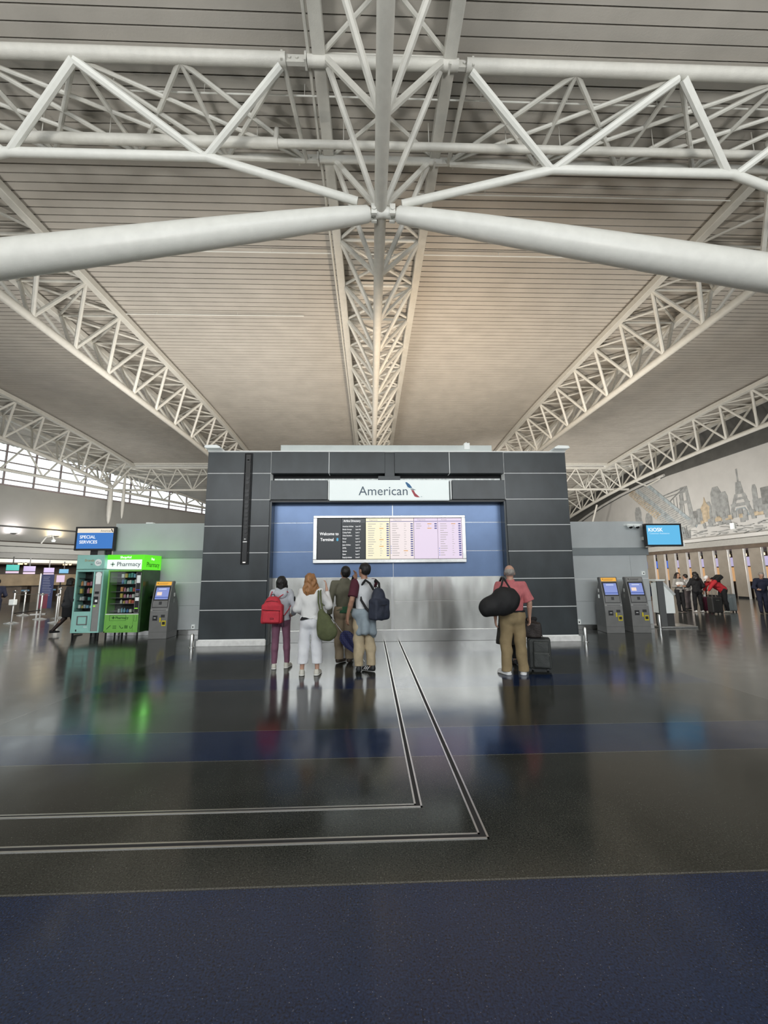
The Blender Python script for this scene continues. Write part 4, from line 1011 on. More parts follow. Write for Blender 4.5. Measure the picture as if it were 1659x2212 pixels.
def pdist(p, X, Y, Z):
    if p[0] == 'c':
        _, a, b, ra, rb, ys, cut = p
        ay, by = a[1]*ys, b[1]*ys
        cy = (a[1]+b[1])/2*(1-1.0)
        dx, dy, dz = b[0]-a[0], (b[1]-a[1])*ys, b[2]-a[2]
        px, py, pz = X-a[0], (Y-a[1])*ys, Z-a[2]
        L = dx*dx+dy*dy+dz*dz+1e-9
        t = np.clip((px*dx+py*dy+pz*dz)/L, 0, 1)
        d = np.sqrt((px-t*dx)**2+(py-t*dy)**2+(pz-t*dz)**2)-(ra+(rb-ra)*t)
        if ys > 1: d = d/ys**.5
    elif p[0] == 'e':
        _, c, r, rx, rz, cut = p
        Q = rotm(rx, rz)
        x, y, z = X-c[0], Y-c[1], Z-c[2]
        u = (Q[0,0]*x+Q[1,0]*y+Q[2,0]*z)/r[0]; v = (Q[0,1]*x+Q[1,1]*y+Q[2,1]*z)/r[1]; w = (Q[0,2]*x+Q[1,2]*y+Q[2,2]*z)/r[2]
        k0 = np.sqrt(u*u+v*v+w*w); k1 = np.sqrt((u/r[0])**2+(v/r[1])**2+(w/r[2])**2)+1e-9
        d = k0*(k0-1)/k1
    else:
        _, c, h, r, rz, rx = p; cut = None
        Q = rotm(rx, rz)
        x, y, z = X-c[0], Y-c[1], Z-c[2]
        u = np.abs(Q[0,0]*x+Q[1,0]*y+Q[2,0]*z)-h[0]; v = np.abs(Q[0,1]*x+Q[1,1]*y+Q[2,1]*z)-h[1]; w = np.abs(Q[0,2]*x+Q[1,2]*y+Q[2,2]*z)-h[2]
        d = np.sqrt(np.maximum(u,0)**2+np.maximum(v,0)**2+np.maximum(w,0)**2)+np.minimum(np.maximum(u,np.maximum(v,w)),0)-r
    if cut is not None:
        pt, n = cut; n = np.array(n, float); n = n/np.linalg.norm(n)
        d = np.maximum(d, (X-pt[0])*n[0]+(Y-pt[1])*n[1]+(Z-pt[2])*n[2])
    return d
def sdf(name, prims, m, parent, h=.009, k=.02, cuts=(), sub=(), wrinkle=0.0, wf=28.0, wseed=0.0, shell=None):
    pad = k+3*h
    bs = [pbounds(p, pad) for p in prims]
    lo = np.min([b[0] for b in bs], 0); hi = np.max([b[1] for b in bs], 0)
    n = np.ceil((hi-lo)/h).astype(int)+1
    ax = [lo[i]+h*np.arange(n[i]) for i in range(3)]
    D = np.full(n, 1.0)
    for p, (bl, bh) in zip(prims, bs):
        i0 = np.maximum(((bl-lo)/h).astype(int), 0); i1 = np.minimum(((bh-lo)/h).astype(int)+2, n)
        X = ax[0][i0[0]:i1[0], None, None]; Y = ax[1][None, i0[1]:i1[1], None]; Z = ax[2][None, None, i0[2]:i1[2]]
        d = pdist(p, X, Y, Z)
        s = (slice(i0[0], i1[0]), slice(i0[1], i1[1]), slice(i0[2], i1[2]))
        a = D[s]; q = np.clip(.5+.5*(a-d)/k, 0, 1)
        D[s] = a*(1-q)+d*q-k*q*(1-q)
    X = ax[0][:, None, None]; Y = ax[1][None, :, None]; Z = ax[2][None, None, :]
    if wrinkle:
        f = wf; w0 = wseed
        D = D + wrinkle*(np.sin(f*Z+3.1*np.sin(f*.45*X+w0)+2*np.sin(f*.4*Y+w0*2))*.6+np.sin(f*1.7*X+2*np.sin(f*.6*Z+w0))*.4+np.sin(f*.5*Z-f*.8*X+w0)*.6)
    for p in sub:
        D = np.maximum(D, -pdist(p, X, Y, Z))
    for pt, nn in cuts:
        nn = np.array(nn, float); nn = nn/np.linalg.norm(nn)
        D = np.maximum(D, (X-pt[0])*nn[0]+(Y-pt[1])*nn[1]+(Z-pt[2])*nn[2])
    D[0] = D[-1] = 1; D[:, 0] = D[:, -1] = 1; D[:, :, 0] = D[:, :, -1] = 1
    S = D < 0
    # surface nets
    a = S[:-1,:-1,:-1].astype(np.int8)
    cnt = np.zeros(a.shape, np.int8)
    for dx in (0,1):
        for dy in (0,1):
            for dz in (0,1): cnt += S[dx:n[0]-1+dx, dy:n[1]-1+dy, dz:n[2]-1+dz]
    act = (cnt > 0) & (cnt < 8)
    I = np.argwhere(act)
    if len(I) == 0: return None
    idx = -np.ones(act.shape, int); idx[act] = np.arange(len(I))
    P = np.zeros((len(I), 3)); Wt = np.zeros(len(I))
    cor = [(x, y, z) for x in (0,1) for y in (0,1) for z in (0,1)]
    for c0 in cor:
        for axn in range(3):
            if c0[axn]: continue
            c1 = list(c0); c1[axn] = 1
            d0 = D[I[:,0]+c0[0], I[:,1]+c0[1], I[:,2]+c0[2]]; d1 = D[I[:,0]+c1[0], I[:,1]+c1[1], I[:,2]+c1[2]]
            cr = (d0 < 0) != (d1 < 0)
            t = np.where(cr, d0/np.where(d0 == d1, 1, d0-d1), 0)
            q = np.array(c0, float)[None].repeat(len(I), 0); q[:, axn] = t
            P += q*cr[:, None]; Wt += cr
    P = (I + P/Wt[:, None])*h + lo
    faces = []
    for axn in range(3):
        s0 = [slice(None)]*3; s1 = [slice(None)]*3; s0[axn] = slice(0, -1); s1[axn] = slice(1, None)
        A, B = S[tuple(s0)], S[tuple(s1)]
        for flip, Q in ((0, A & ~B), (1, ~A & B)):
            J = np.argwhere(Q)
            u, v = (axn+1) % 3, (axn+2) % 3
            J = J[(J[:, u] > 0) & (J[:, v] > 0) & (J[:, u] < n[u]-1) & (J[:, v] < n[v]-1)]
            if not len(J): continue
            def at(du, dv):
                K = J.copy(); K[:, u] -= du; K[:, v] -= dv; return idx[K[:, 0], K[:, 1], K[:, 2]]
            q = np.stack([at(1,1), at(0,1), at(0,0), at(1,0)], 1)
            if flip: q = q[:, ::-1]
            faces.append(q)
    F = np.concatenate(faces); F = F[(F >= 0).all(1)]
    me = bpy.data.meshes.new(name)
    me.vertices.add(len(P)); me.vertices.foreach_set('co', P.ravel())
    me.loops.add(len(F)*4); me.polygons.add(len(F))
    me.loops.foreach_set('vertex_index', F.ravel().astype(np.int32))
    me.polygons.foreach_set('loop_start', np.arange(0, len(F)*4, 4, dtype=np.int32))
    me.update(calc_edges=True); me.validate()
    me.polygons.foreach_set('use_smooth', [True]*len(me.polygons))
    me.materials.append(m)
    o = bpy.data.objects.new(name, me); COL.objects.link(o); o.parent = parent
    return o

def cloth(name, c, n=.10, sc=9, rough=.85, bump=.25): return mat(name, c, rough, noise=n, nscale=sc, bump=bump, bscale=120)
sk_l = mat('skin_light', (.56,.33,.24), .5, noise=.06, nscale=12); sk_m = mat('skin_tan', (.40,.22,.145), .5, noise=.06, nscale=12)
sk_d = mat('skin_brown', (.20,.105,.07), .5, noise=.06, nscale=12)
hr_k = mat('hair_black', (.012,.010,.009), .45, noise=.3, nscale=30, bump=.5, bscale=80, nstretch=(1,1,.2))
hr_a = mat('hair_auburn', (.36,.17,.065), .45, noise=.45, nscale=26, bump=.7, bscale=70, nstretch=(1,1,.15))
hr_g = mat('hair_grey', (.35,.32,.29), .6, noise=.2, nscale=30, bump=.4, bscale=80)
m_eye = mat('eye', (.05,.04,.035), .2)

def person(loc, rz, H, label, skin, arms, ankles, hip=(0,0), lean=0.0, head=(0,0,0), female=False, fat=1.0, h=.009, group=None, toes=(0,0), knees=None, finger=True):
    """local frame: faces +Y, right is +X. arms: ((elbow),(wrist),(hand dir)) for left, right, in metres of a 1.75 m body"""
    t = empty('person', loc, label, 'person', group, rz)
    s = H/1.75
    D = dict(s=s, root=t)
    S = lambda v: np.array(v, float)*s
    hx, hy = hip
    pel = np.array([hx, hy, .94]); 
    def tor(z, x=0, y=0): # torso point with lean (pitch forward about the pelvis)
        dz = z-.94
        return pel + np.array([x, y*cos(lean)+dz*sin(lean), dz*cos(lean)-y*sin(lean)])
    sw = .150 if female else .180
    nk = tor(1.45); chest = tor(1.27); waist = tor(1.08)
    hy_, hp, hrl = head
    hc = tor(1.505) + np.array([sin(hrl)*.1, .02+sin(-hp)*.10+.0, .112*cos(hp)])
    D['hc'] = hc*s; D['hrot'] = (hp, hy_)
    body = [C(S(tor(1.0)), S(waist), .125*s*fat, .118*s*fat, 1.35), C(S(waist), S(chest), .118*s*fat, (.145 if female else .155)*s, 1.4),
            C(S(tor(1.27,-.05)), S(tor(1.36,-.09)), .115*s, .07*s, 1.25), C(S(tor(1.27,.05)), S(tor(1.36,.09)), .115*s, .07*s, 1.25),
            C(S(tor(1.415,-sw+.03)), S(tor(1.415,sw-.03)), .05*s, .05*s), C(S(tor(1.38)), S(nk+(hc-nk)*.5), .058*s, .052*s),
            C(S(pel+[-.055,0,-.02]), S(pel+[.055,0,-.02]), .125*s*fat, .125*s*fat, 1.15),
            E_(S(pel+[-.065,-.045,-.04]), S([.080,.080,.095])), E_(S(pel+[.065,-.045,-.04]), S([.080,.080,.095]))]
    Rh = rotm(hp, hy_)
    HS = 1.07
    def hd(x, y, z): return S(hc) + Rh @ S([x*HS, y*HS, z*HS])
    D['hd'] = hd
    body += [E_(hd(0,-.008,.02), S([.080,.101,.104]), hp, hy_), E_(hd(0,.028,-.045), S([.058,.066,.076]), hp, hy_), C(hd(0,.03,-.085), hd(0,.055,-.088), .03*s, .025*s)]
    face = [C(hd(0,.088,.012), hd(0,.108,-.022), .009*s, .014*s), E_(hd(0,.088,-.052), S([.024,.010,.007]), hp, hy_), E_(hd(0,.086,-.066), S([.019,.010,.007]), hp, hy_),
            C(hd(-.03,.080,.028), hd(.03,.080,.028), .012*s, .012*s),
            E_(hd(-.076,-.004,-.008), S([.010,.020,.033]), hp, hy_), E_(hd(.076,-.004,-.008), S([.010,.020,.033]), hp, hy_)]
    armp = {}
    for i, sg in ((0,-1),(1,1)):
        sh = tor(1.405, sg*sw); el, wr, hdir = [np.array(v, float) for v in arms[i]]
        el = el + [hx, hy, 0]; wr = wr + [hx, hy, 0]
        armp[i] = (sh, el, wr)
        body += [C(S(sh), S(el), .052*s, .040*s), E_(S(sh), S([.058,.055,.06])), C(S(el), S(el+(wr-el)*.3), .040*s, .041*s), C(S(el+(wr-el)*.3), S(wr), .041*s, .026*s)]
        # hand
        hdir = hdir/np.linalg.norm(hdir)
        side = np.cross(hdir, [0,1,0]) if abs(hdir[1]) < .8 else np.cross(hdir, [1,0,0])
        side = side/np.linalg.norm(side); pn = np.cross(side, hdir)
        # palm: broad axis = pn (thumb forward), thickness axis = side
        pc = wr+hdir*.055
        inward = -sg*np.array([1.,0,0]); inward -= hdir*inward.dot(hdir)
        if np.linalg.norm(inward) < .2: inward = np.array([0,-1.,0])
        inward /= np.linalg.norm(inward); br_ = np.cross(hdir, inward); 
        if br_[1]*1.0+.2*br_[2] < 0: br_ = -br_
        for off in (-.024,-.008,.008,.024):
            body.append(C(S(wr+br_*off*.6+hdir*.01), S(pc+br_*off+hdir*.035), .015*s, .0125*s))
        if finger:
            for off, ln in ((-.028,.055),(-.0095,.068),(.0095,.073),(.028,.066)):
                a = pc+br_*off+hdir*.04; b = a+hdir*ln*.55+inward*.008; c_ = b+hdir*ln*.40+inward*.024
                armp.setdefault('f', []).extend([C(S(a), S(b), .0095*s, .0085*s), C(S(b), S(c_), .0085*s, .007*s)])
            a = wr+hdir*.02+br_*.022; b = a+br_*.026+hdir*.03+inward*.01; c_ = b+hdir*.032+inward*.008
            armp.setdefault('f', []).extend([C(S(a), S(b), .013*s, .010*s), C(S(b), S(c_), .010*s, .008*s)])
    legp = {}
    for i, sg in ((0,-1),(1,1)):
        hp_ = pel+np.array([sg*.085, 0, -.05]); an = np.array(list(ankles[i])+[.085]) if len(ankles[i]) == 2 else np.array(ankles[i], float)
        kn = np.array(knees[i], float) if knees else (hp_+an)/2+np.array([sg*.004, .02, .03])
        legp[i] = (hp_, kn, an)
        body += [C(S(hp_), S(kn), .088*s*fat, .058*s), C(S(kn), S(kn+(an-kn)*.35+np.array([0,-.02,0])), .052*s, .056*s), C(S(kn+(an-kn)*.3+np.array([0,-.015,0])), S(an), .054*s, .034*s)]
        ta = toes[i]; td = np.array([sin(ta), cos(ta), 0])
        body += [C(S(an+np.array([0,0,-.03])), S(an+td*.12+np.array([0,0,-.055])), .038*s, .024*s)]
    D.update(armp=armp, legp=legp, pel=pel, tor=tor, fat=fat, female=female, toes=toes, sw=sw, S=S)
    b = sdf('body', body+face+armp.get('f', []), skin, t, h=h, k=.012*s)
    for sx in (-1, 1):
        e = MB().lathe([(.002,-.008),(.008,-.005),(.010,0),(.008,.005),(.002,.008)], (0,0,0), 8).build('eye', m_eye, t, smooth=True)
        e.location = tuple(hd(sx*.030,.080,.010)); e.scale = (s, s, s)
    return t, D
def mat_vec(D, v): return D['S'](v)
def top(D, m, hem=.86, sleeves=(1.0,1.0), inf=.018, name='shirt', loose=.0, neck=1.475, h=.009, hem_n=(0,0,-1), wr=.004, cuff=.006, split=None, splitmat=None, seed=0.):
    s, S, tor, pel, sw = D['s'], D['S'], D['tor'], D['pel'], D['sw']; f = D['fat']
    lowr = (.135*f+loose)
    ps = [C(S(tor(.90)), S(tor(1.08)), (lowr+inf)*s, (.125*f+inf+loose*.8)*s, 1.3), C(S(tor(1.08)), S(tor(1.27)), (.125*f+inf+loose*.8)*s, (.15+inf)*s, 1.35),
          C(S(tor(1.27,-.05)), S(tor(1.36,-.09)), (.115+inf)*s, (.07+inf)*s, 1.2), C(S(tor(1.27,.05)), S(tor(1.36,.09)), (.115+inf)*s, (.07+inf)*s, 1.2),
          C(S(tor(1.42,-sw+.03)), S(tor(1.42,sw-.03)), (.052+inf)*s, (.052+inf)*s), C(S(tor(1.40)), S(tor(neck)), (.06+inf)*s, (.052+inf)*s),
          E_(S(pel+[-.07,-.06,-.03]), S([.085+inf,.085+inf,.095])), E_(S(pel+[.07,-.06,-.03]), S([.085+inf,.085+inf,.095]))]
    slv = []
    for i in (0,1):
        sh, el, wr_ = D['armp'][i]; L = sleeves[i]
        tgt = slv if split else ps
        if L <= .5:
            e = sh+(el-sh)*min(1, L*2+.0); nd = el-sh
            tgt.append(C(S(sh), S(el), (.052+inf*1.1)*s, (.050+inf*1.3)*s, 1.0, (S(e), nd)))
        else:
            tt = (L-.5)*2; e = el+(wr_-el)*tt; nd = wr_-el
            ps_ = [C(S(sh), S(el), (.052+inf*.8)*s, (.042+inf*.7+loose*.3)*s), C(S(el), S(wr_), (.042+inf*.7+loose*.3)*s, (.028+inf*.5+cuff)*s, 1.0, (S(e), nd))]
            tgt.extend(ps_)
        tgt.append(E_(S(sh), S([.054+inf*.8,.053+inf*.8,.056+inf*.8])))
        if split: sdf('sleeve', slv, splitmat or m, D['root'], h=h, k=.012*s, wrinkle=wr*s*.7, wseed=seed+1); slv = []
    hz = S(tor(hem)); nz = S(tor(neck))
    up = tor(1.3)-tor(1.0); up = up/np.linalg.norm(up)
    hem_v = -up if hem_n == (0,0,-1) else np.array(hem_n, float)
    cuts = [(hz, hem_v), (nz, up)]
    armz = []
    o = None
    # body of the garment: cuts act on the torso only when arms hang below the hem
    low = min(D['armp'][i][2][2] for i in (0,1)) if max(sleeves) > .5 else 9
    torso = [p for p in ps[:8]]
    if split: o = sdf(name, torso, m, D['root'], h=h, k=.02*s, cuts=cuts, wrinkle=wr*s, wseed=seed)
    else:
        hc_ = (hz, hem_v)
        tc = [(p[:6]+(hc_,) if p[0] == 'c' else p[:5]+(hc_,)) for p in torso]
        o = sdf(name, tc+ps[8:], m, D['root'], h=h, k=.022*s, cuts=[cuts[1]], wrinkle=wr*s, wseed=seed)
    return o
def trousers(D, m, hem=.06, waist=1.0, inf=.014, flare=0.0, name='trousers', h=.009, wr=.004, seed=0., thigh=0.0):
    s, S, pel, f = D['s'], D['S'], D['pel'], D['fat']
    ps = [C(S(pel+[-.055,0,.0]), S(pel+[.055,0,.0]), (.125*f+inf)*s, (.125*f+inf)*s, 1.15), C(S(pel+[0,0,0]), S(D['tor'](1.05)), (.13*f+inf)*s, (.122*f+inf)*s, 1.3),
          E_(S(pel+[-.065,-.045,-.04]), S([.090+inf,.085+inf,.125+inf])), E_(S(pel+[.065,-.045,-.04]), S([.090+inf,.085+inf,.125+inf]))]
    for i in (0,1):
        a, b, c = D['legp'][i]
        e = b+(c-b)*1.12
        ps += [C(S(b), S(b+(c-b)*.35+np.array([0,-.02,0])), (.054+inf)*s, (.058+inf)*s), C(S(b+(c-b)*.3+np.array([0,-.015,0])), S(c), (.056+inf)*s, (.037+inf)*s)]
        ps += [C(S(a), S(b), (.090*f+inf+thigh)*s, (.060+inf*1.1+flare*.5+thigh*.5)*s), C(S(b), S(e), (.060+inf*1.1+flare*.5)*s, (.040+inf*1.2+flare)*s)]
    return sdf(name, ps, m, D['root'], h=h, k=.022*s, cuts=[((0,0,hem*s), (0,0,-1)), (S(D['tor'](waist)), (0,0,1))], wrinkle=wr*s, wseed=seed, wf=24)
def shoes(D, m, sole=None, h=.008, big=1.0, stripe=None):
    s, S = D['s'], D['S']
    for i in (0,1):
        an = D['legp'][i][2]; ta = D['toes'][i]; td = np.array([sin(ta), cos(ta), 0]); sd = np.array([td[1], -td[0], 0])
        g = np.array([an[0], an[1], an[2]-.085])
        ps = [C(S(g+td*-.035+[0,0,.045]), S(g+td*.04+[0,0,.05]), .042*s*big, .042*s*big), C(S(g+td*.04+[0,0,.04]), S(g+td*.15+[0,0,.03]), .043*s*big, .036*s*big), C(S(g+td*-.03+[0,0,.05]), S(g+td*-.035+[0,0,.085]), .036*s, .038*s)]
        o = sdf('shoe', ps, m, D['root'], h=h, k=.02*s, cuts=[(S(g+[0,0,.012]), (0,0,-1)), (S(g+[0,0,.105]), (0,0,1))])
        if sole:
            so = sdf('shoe_sole', [C(S(g+td*-.035+[0,0,.02]), S(g+td*.05+[0,0,.02]), .047*s*big, .043*s*big), C(S(g+td*.05+[0,0,.02]), S(g+td*.155+[0,0,.02]), .043*s*big, .040*s*big)], sole, o, h=h, k=.015*s, cuts=[(S(g+[0,0,.001]), (0,0,-1)), (S(g+[0,0,.030]), (0,0,1))])
        if stripe:
            mb = MB()
            for k in range(3):
                for sg in (-1, 1):
                    a = g+td*(.01+.035*k)+sd*sg*.040*big+np.array([0,0,.078]); b = g+td*(.045+.035*k)+sd*sg*.048*big+np.array([0,0,.032])
                    mb.tube([S(a), S(b)], .0075*s, 5)
            mb.build('shoe_stripes', stripe, o)
def hair(D, m, kind, h=.008):
    hd, s = D['hd'], D['s']; hp, hy_ = D['hrot']; S = D['S']
    if kind == 'short':
        ps = [E_(hd(0,-.018,.036), S([.088,.106,.096]), hp, hy_), E_(hd(0,-.045,.0), S([.080,.073,.082]), hp, hy_)]
        cut = [(hd(0,.055,.05), Rm(D, (0,1,-.35))), (hd(0,-.09,-.062), Rm(D, (0,0,-1)))]
        sdf('hair', ps, m, D['root'], h=h, k=.02*s, cuts=cut, wrinkle=.002*s, wf=90)
    elif kind == 'bob':
        ps = [E_(hd(0,-.018,.034), S([.088,.104,.094]), hp, hy_), C(hd(0,-.04,.0), hd(0,-.045,-.075), .092*s, .094*s, 1.05), C(hd(-.06,-.02,0), hd(-.07,-.02,-.08), .05*s, .045*s), C(hd(.06,-.02,0), hd(.07,-.02,-.08), .05*s, .045*s)]
        sdf('hair', ps, m, D['root'], h=h, k=.025*s, cuts=[(hd(0,.062,.05), Rm(D, (0,1,-.3))), (hd(0,0,-.115), Rm(D, (0,0,-1)))], wrinkle=.0025*s, wf=80)
    elif kind == 'long':
        ps = [E_(hd(0,-.015,.030), S([.098,.112,.104]), hp, hy_), C(hd(0,-.05,.0), hd(-.01,-.075,-.14), .098*s, .125*s, 1.25), C(hd(-.06,-.06,-.1), hd(-.11,-.075,-.23), .075*s, .035*s, 1.2), C(hd(.07,-.05,-.0), hd(.10,-.05,-.12), .05*s, .05*s), C(hd(.03,-.06,-.1), hd(.02,-.085,-.33), .075*s, .03*s, 1.2),
              C(hd(-.02,-.06,-.1), hd(-.035,-.085,-.32), .07*s, .025*s, 1.2), C(hd(.06,-.05,-.06), hd(.085,-.05,-.20), .05*s, .03*s)]
        sdf('hair', ps, m, D['root'], h=h, k=.02*s, cuts=[(hd(0,.062,.05), Rm(D, (0,1,-.3)))], wrinkle=.006*s, wf=70)
    elif kind == 'ring':
        ps = [E_(hd(0,-.016,.010), S([.086,.107,.078]), hp, hy_)]
        sdf('hair', ps, m, D['root'], h=h*.8, k=.02*s, cuts=[(hd(0,.02,.0), Rm(D, (0,1,0))), (hd(0,-.03,.055), Rm(D, (0,.55,1))), (hd(0,-.09,-.055), Rm(D, (0,0,-1)))], wrinkle=.001*s, wf=90)
def Rm(D, v):
    hp, hy_ = D['hrot']; return rotm(hp, hy_) @ np.array(v, float)

# --- the five people in front of the board
w_grey = cloth('hoodie_grey', (.56,.59,.64)); w_plum = cloth('leggings_plum', (.215,.095,.145), .08); w_white = cloth('sweat_white', (.80,.80,.79), .04); w_whiteb = cloth('trouser_white', (.82,.83,.86), .04)
w_shoe = mat('shoe_white', (.70,.68,.60), .6, noise=.08); w_sole = mat('sole_pale', (.78,.77,.72), .6)
w_olive = cloth('sweater_olive', (.145,.14,.10)); w_khaki = cloth('chino_khaki', (.34,.27,.185)); w_khaki2 = cloth('cargo_khaki', (.50,.41,.27))
w_green = cloth('undershirt_green', (.035,.12,.06)); w_brownshoe = mat('shoe_brown', (.055,.04,.03), .6)
w_tee = cloth('tee_white', (.72,.74,.76), .04); w_maroon = cloth('sleeve_maroon', (.085,.015,.028)); w_denim = cloth('tied_jacket', (.30,.36,.40)); w_bshoe = mat('shoe_black', (.02,.022,.022), .5)
w_pink = cloth('shirt_pink', (.56,.165,.175), .10, 14); w_tan = cloth('trouser_tan', (.30,.225,.12)); w_shoew = mat('shoe_bright', (.82,.82,.82), .5)
w_blk = cloth('cloth_black', (.012,.012,.014)); w_navy = cloth('cloth_navy', (.02,.024,.05)); w_red = cloth('jacket_red', (.55,.03,.04)); w_dgrey = cloth('cloth_dark_grey', (.05,.05,.055))

# A: grey hoodie, plum leggings
t, D = person((-1.60,7.62,0), .06, 1.62, 'woman in a light grey hooded sweatshirt and plum leggings, leftmost of the group', sk_l,
    (((-.26,-.02,1.13),(-.20,.16,1.00),(.3,1,-.2)), ((.27,-.05,1.12),(.215,.13,1.00),(-.4,1,-.3))), ((-.105,-.02),(.125,.06)), head=(-.25,.22,0), female=True, toes=(-.15,.3))
trousers(D, w_plum, hem=.10, inf=.004, name='leggings', wr=.001); shoes(D, w_shoe, w_sole)
top(D, w_grey, hem=.90, inf=.026, name='hoodie', loose=.0, wr=.006, neck=1.48, seed=1.)
hair(D, hr_k, 'bob')
S = D['S']; tor = D['tor']
sdf('hood', [C(S(tor(1.47,-.07,-.05)), S(tor(1.47,.07,-.05)), .05, .05), C(S(tor(1.41,-.06,-.10)), S(tor(1.41,.06,-.10)), .062, .062), E_(S(tor(1.38,0,-.12)), (.10,.05,.07))], w_grey, t, h=.009, k=.03, wrinkle=.005, wf=40)
MB().box(.228,.246,-.09,-.04,1.16,1.24).box(.23,.25,-.08,-.05,1.18,1.22).build('sleeve_patch', w_blk, t)
# B: white sweatshirt and wide trousers
t, D = person((-1.0,7.12,0), .0, 1.66, 'woman with long auburn hair in a white sweatshirt and wide white trousers', sk_l,
    (((-.245,.0,1.12),(-.17,.20,1.02),(.5,1,0)), ((.30,.06,1.16),(.255,.13,1.46),(-.15,.25,1))), ((-.135,-.03),(.125,-.02)), head=(-.15,.3,-.12), female=True, toes=(-.1,.15))
trousers(D, w_whiteb, hem=.20, inf=.016, flare=.034, name='wide_trousers', wr=.005, thigh=.0); shoes(D, w_shoe, w_sole, big=1.05)
sdf('undershirt', [C(D['S'](D['tor'](.90)), D['S'](D['tor'](1.08)), .160, .150, 1.25), E_(D['S']((-.07,-.06,.91)), (.105,.105,.10)), E_(D['S']((.07,-.06,.91)), (.105,.105,.10))], w_blk, t, cuts=[((0,0,.905),(.18,0,-1)),((0,0,1.03),(0,0,1)),((.05,0,0),(1,0,0))])
top(D, w_white, hem=.965, inf=.032, name='sweatshirt', loose=.02, wr=.006, seed=2., sleeves=(1.,.92), hem_n=(-.22,0,-1))
hair(D, hr_a, 'long')
# C: olive sweater
t, D = person((-.50,8.02,0), .30, 1.80, 'man in an olive sweater and khaki trousers holding a folded umbrella', sk_m,
    (((-.27,-.03,1.13),(-.27,.02,.87),(.05,.15,-1)), ((.27,-.03,1.13),(.235,.12,.95),(-.2,.8,-.5))), ((-.085,.03),(.10,.0)), head=(.1,.30,.1), toes=(.9,.5), fat=.97)
trousers(D, w_khaki, hem=.07, inf=.02, wr=.006, seed=3., flare=.008); shoes(D, w_brownshoe)
sdf('undershirt', [C(D['S'](D['tor'](.92)), D['S'](D['tor'](1.02)), .172, .165, 1.2), E_((0,-.06,.93), (.175,.125,.12))], w_green, t, cuts=[((0,0,.915),(0,0,-1)),((0,0,1.03),(0,0,1))])
top(D, w_olive, hem=.955, inf=.026, name='sweater', wr=.005, seed=4., hem_n=(.18,0,-1))
hair(D, hr_k, 'short')
sdf('collar', [C(D['S'](D['tor'](1.47,-.05,-.02)), D['S'](D['tor'](1.47,.05,-.02)), .045, .045), C(D['S'](D['tor'](1.43)), D['S'](D['tor'](1.50)), .07, .062)], w_olive, t, cuts=[(D['S'](D['tor'](1.515)), (0,0,1))])
DC, tC = D, t
# D: white tee, maroon sleeves, facing left
t, D = person((-.11,7.27,0), .62, 1.83, 'man in a white tee with maroon sleeves and a pale jacket tied at the waist', sk_m,
    (((-.27,-.04,1.14),(-.29,.05,.90),(.0,.2,-1)), ((.06,.30,1.22),(.00,.25,1.46),(-.1,-.1,1))), ((-.09,.03),(.10,-.05)), head=(.15,.15,0), toes=(.55,-.3), fat=.95)
trousers(D, w_khaki2, hem=.10, inf=.022, wr=.007, seed=5., name='cargo_trousers'); shoes(D, w_bshoe, None, stripe=mat('stripe_white', (.8,.8,.8), .5))
sdf('sock', [C((-.094,.03,.11), (-.094,.03,.16), .045, .042), C((.105,-.05,.11), (.105,-.05,.16), .045, .042)], w_tee, t, cuts=[((0,0,.10),(0,0,-1))], k=.005)
top(D, w_tee, hem=.94, inf=.024, name='tee', wr=.004, seed=6., sleeves=(.40,.40), split=True, splitmat=w_maroon)
hair(D, hr_k, 'short')
S = D['S']; pel = D['pel']
sdf('tied_jacket', [C(S(pel+[-.06,-.01,.0]), S(pel+[.06,-.01,.0]), .172, .172, 1.1), C(S(pel+[-.06,-.10,-.02]), S(pel+[-.07,-.13,-.28]), .09, .075), C(S(pel+[.05,-.10,-.02]), S(pel+[.06,-.13,-.30]), .09, .08), C(S(pel+[-.10,-.03,-.05]), S(pel+[-.11,-.02,-.30]), .075, .07),
     C(S(pel+[.13,.02,0]), S(pel+[.15,-.02,-.36]), .045, .03), C(S(pel+[.10,-.08,0]), S(pel+[.12,-.10,-.38]), .045, .032)],
     w_denim, t, h=.01, k=.05, cuts=[((0,0,1.0*D['s']),(0,0,1))], wrinkle=.007, wf=26)
DD, tD = D, t
# E: pink shirt
t, D = person((2.34,6.93,0), -.04, 1.76, 'grey haired balding man in a pink short sleeved shirt and tan trousers', sk_l,
    (((-.27,.0,1.12),(-.27,.03,.88),(.05,.2,-1)), ((.29,-.02,1.13),(.305,.06,.90),(.0,.15,-1))), ((-.14,-.02),(.125,-.03)), head=(-.25,-.05,.02), toes=(-.5,.35), fat=1.12)
trousers(D, w_tan, hem=.055, inf=.022, wr=.007, seed=7., flare=.012); shoes(D, w_shoew, w_shoew, big=1.08)
top(D, w_pink, hem=.985, inf=.030, name='shirt', wr=.006, seed=8., sleeves=(.46,.46), loose=.012)
sdf('belt', [C((-.05,0,1.0),(.05,0,1.0), .163, .163, 1.12)], w_blk, t, cuts=[((0,0,.985),(0,0,-1)),((0,0,1.015),(0,0,1))])
sdf('shirt_collar', [C(D['S'](D['tor'](1.44)), D['S'](D['tor'](1.50)), .078, .066)], w_pink, t, cuts=[(D['S'](D['tor'](1.51)), (0,-.3,1))])
hair(D, hr_g, 'ring')
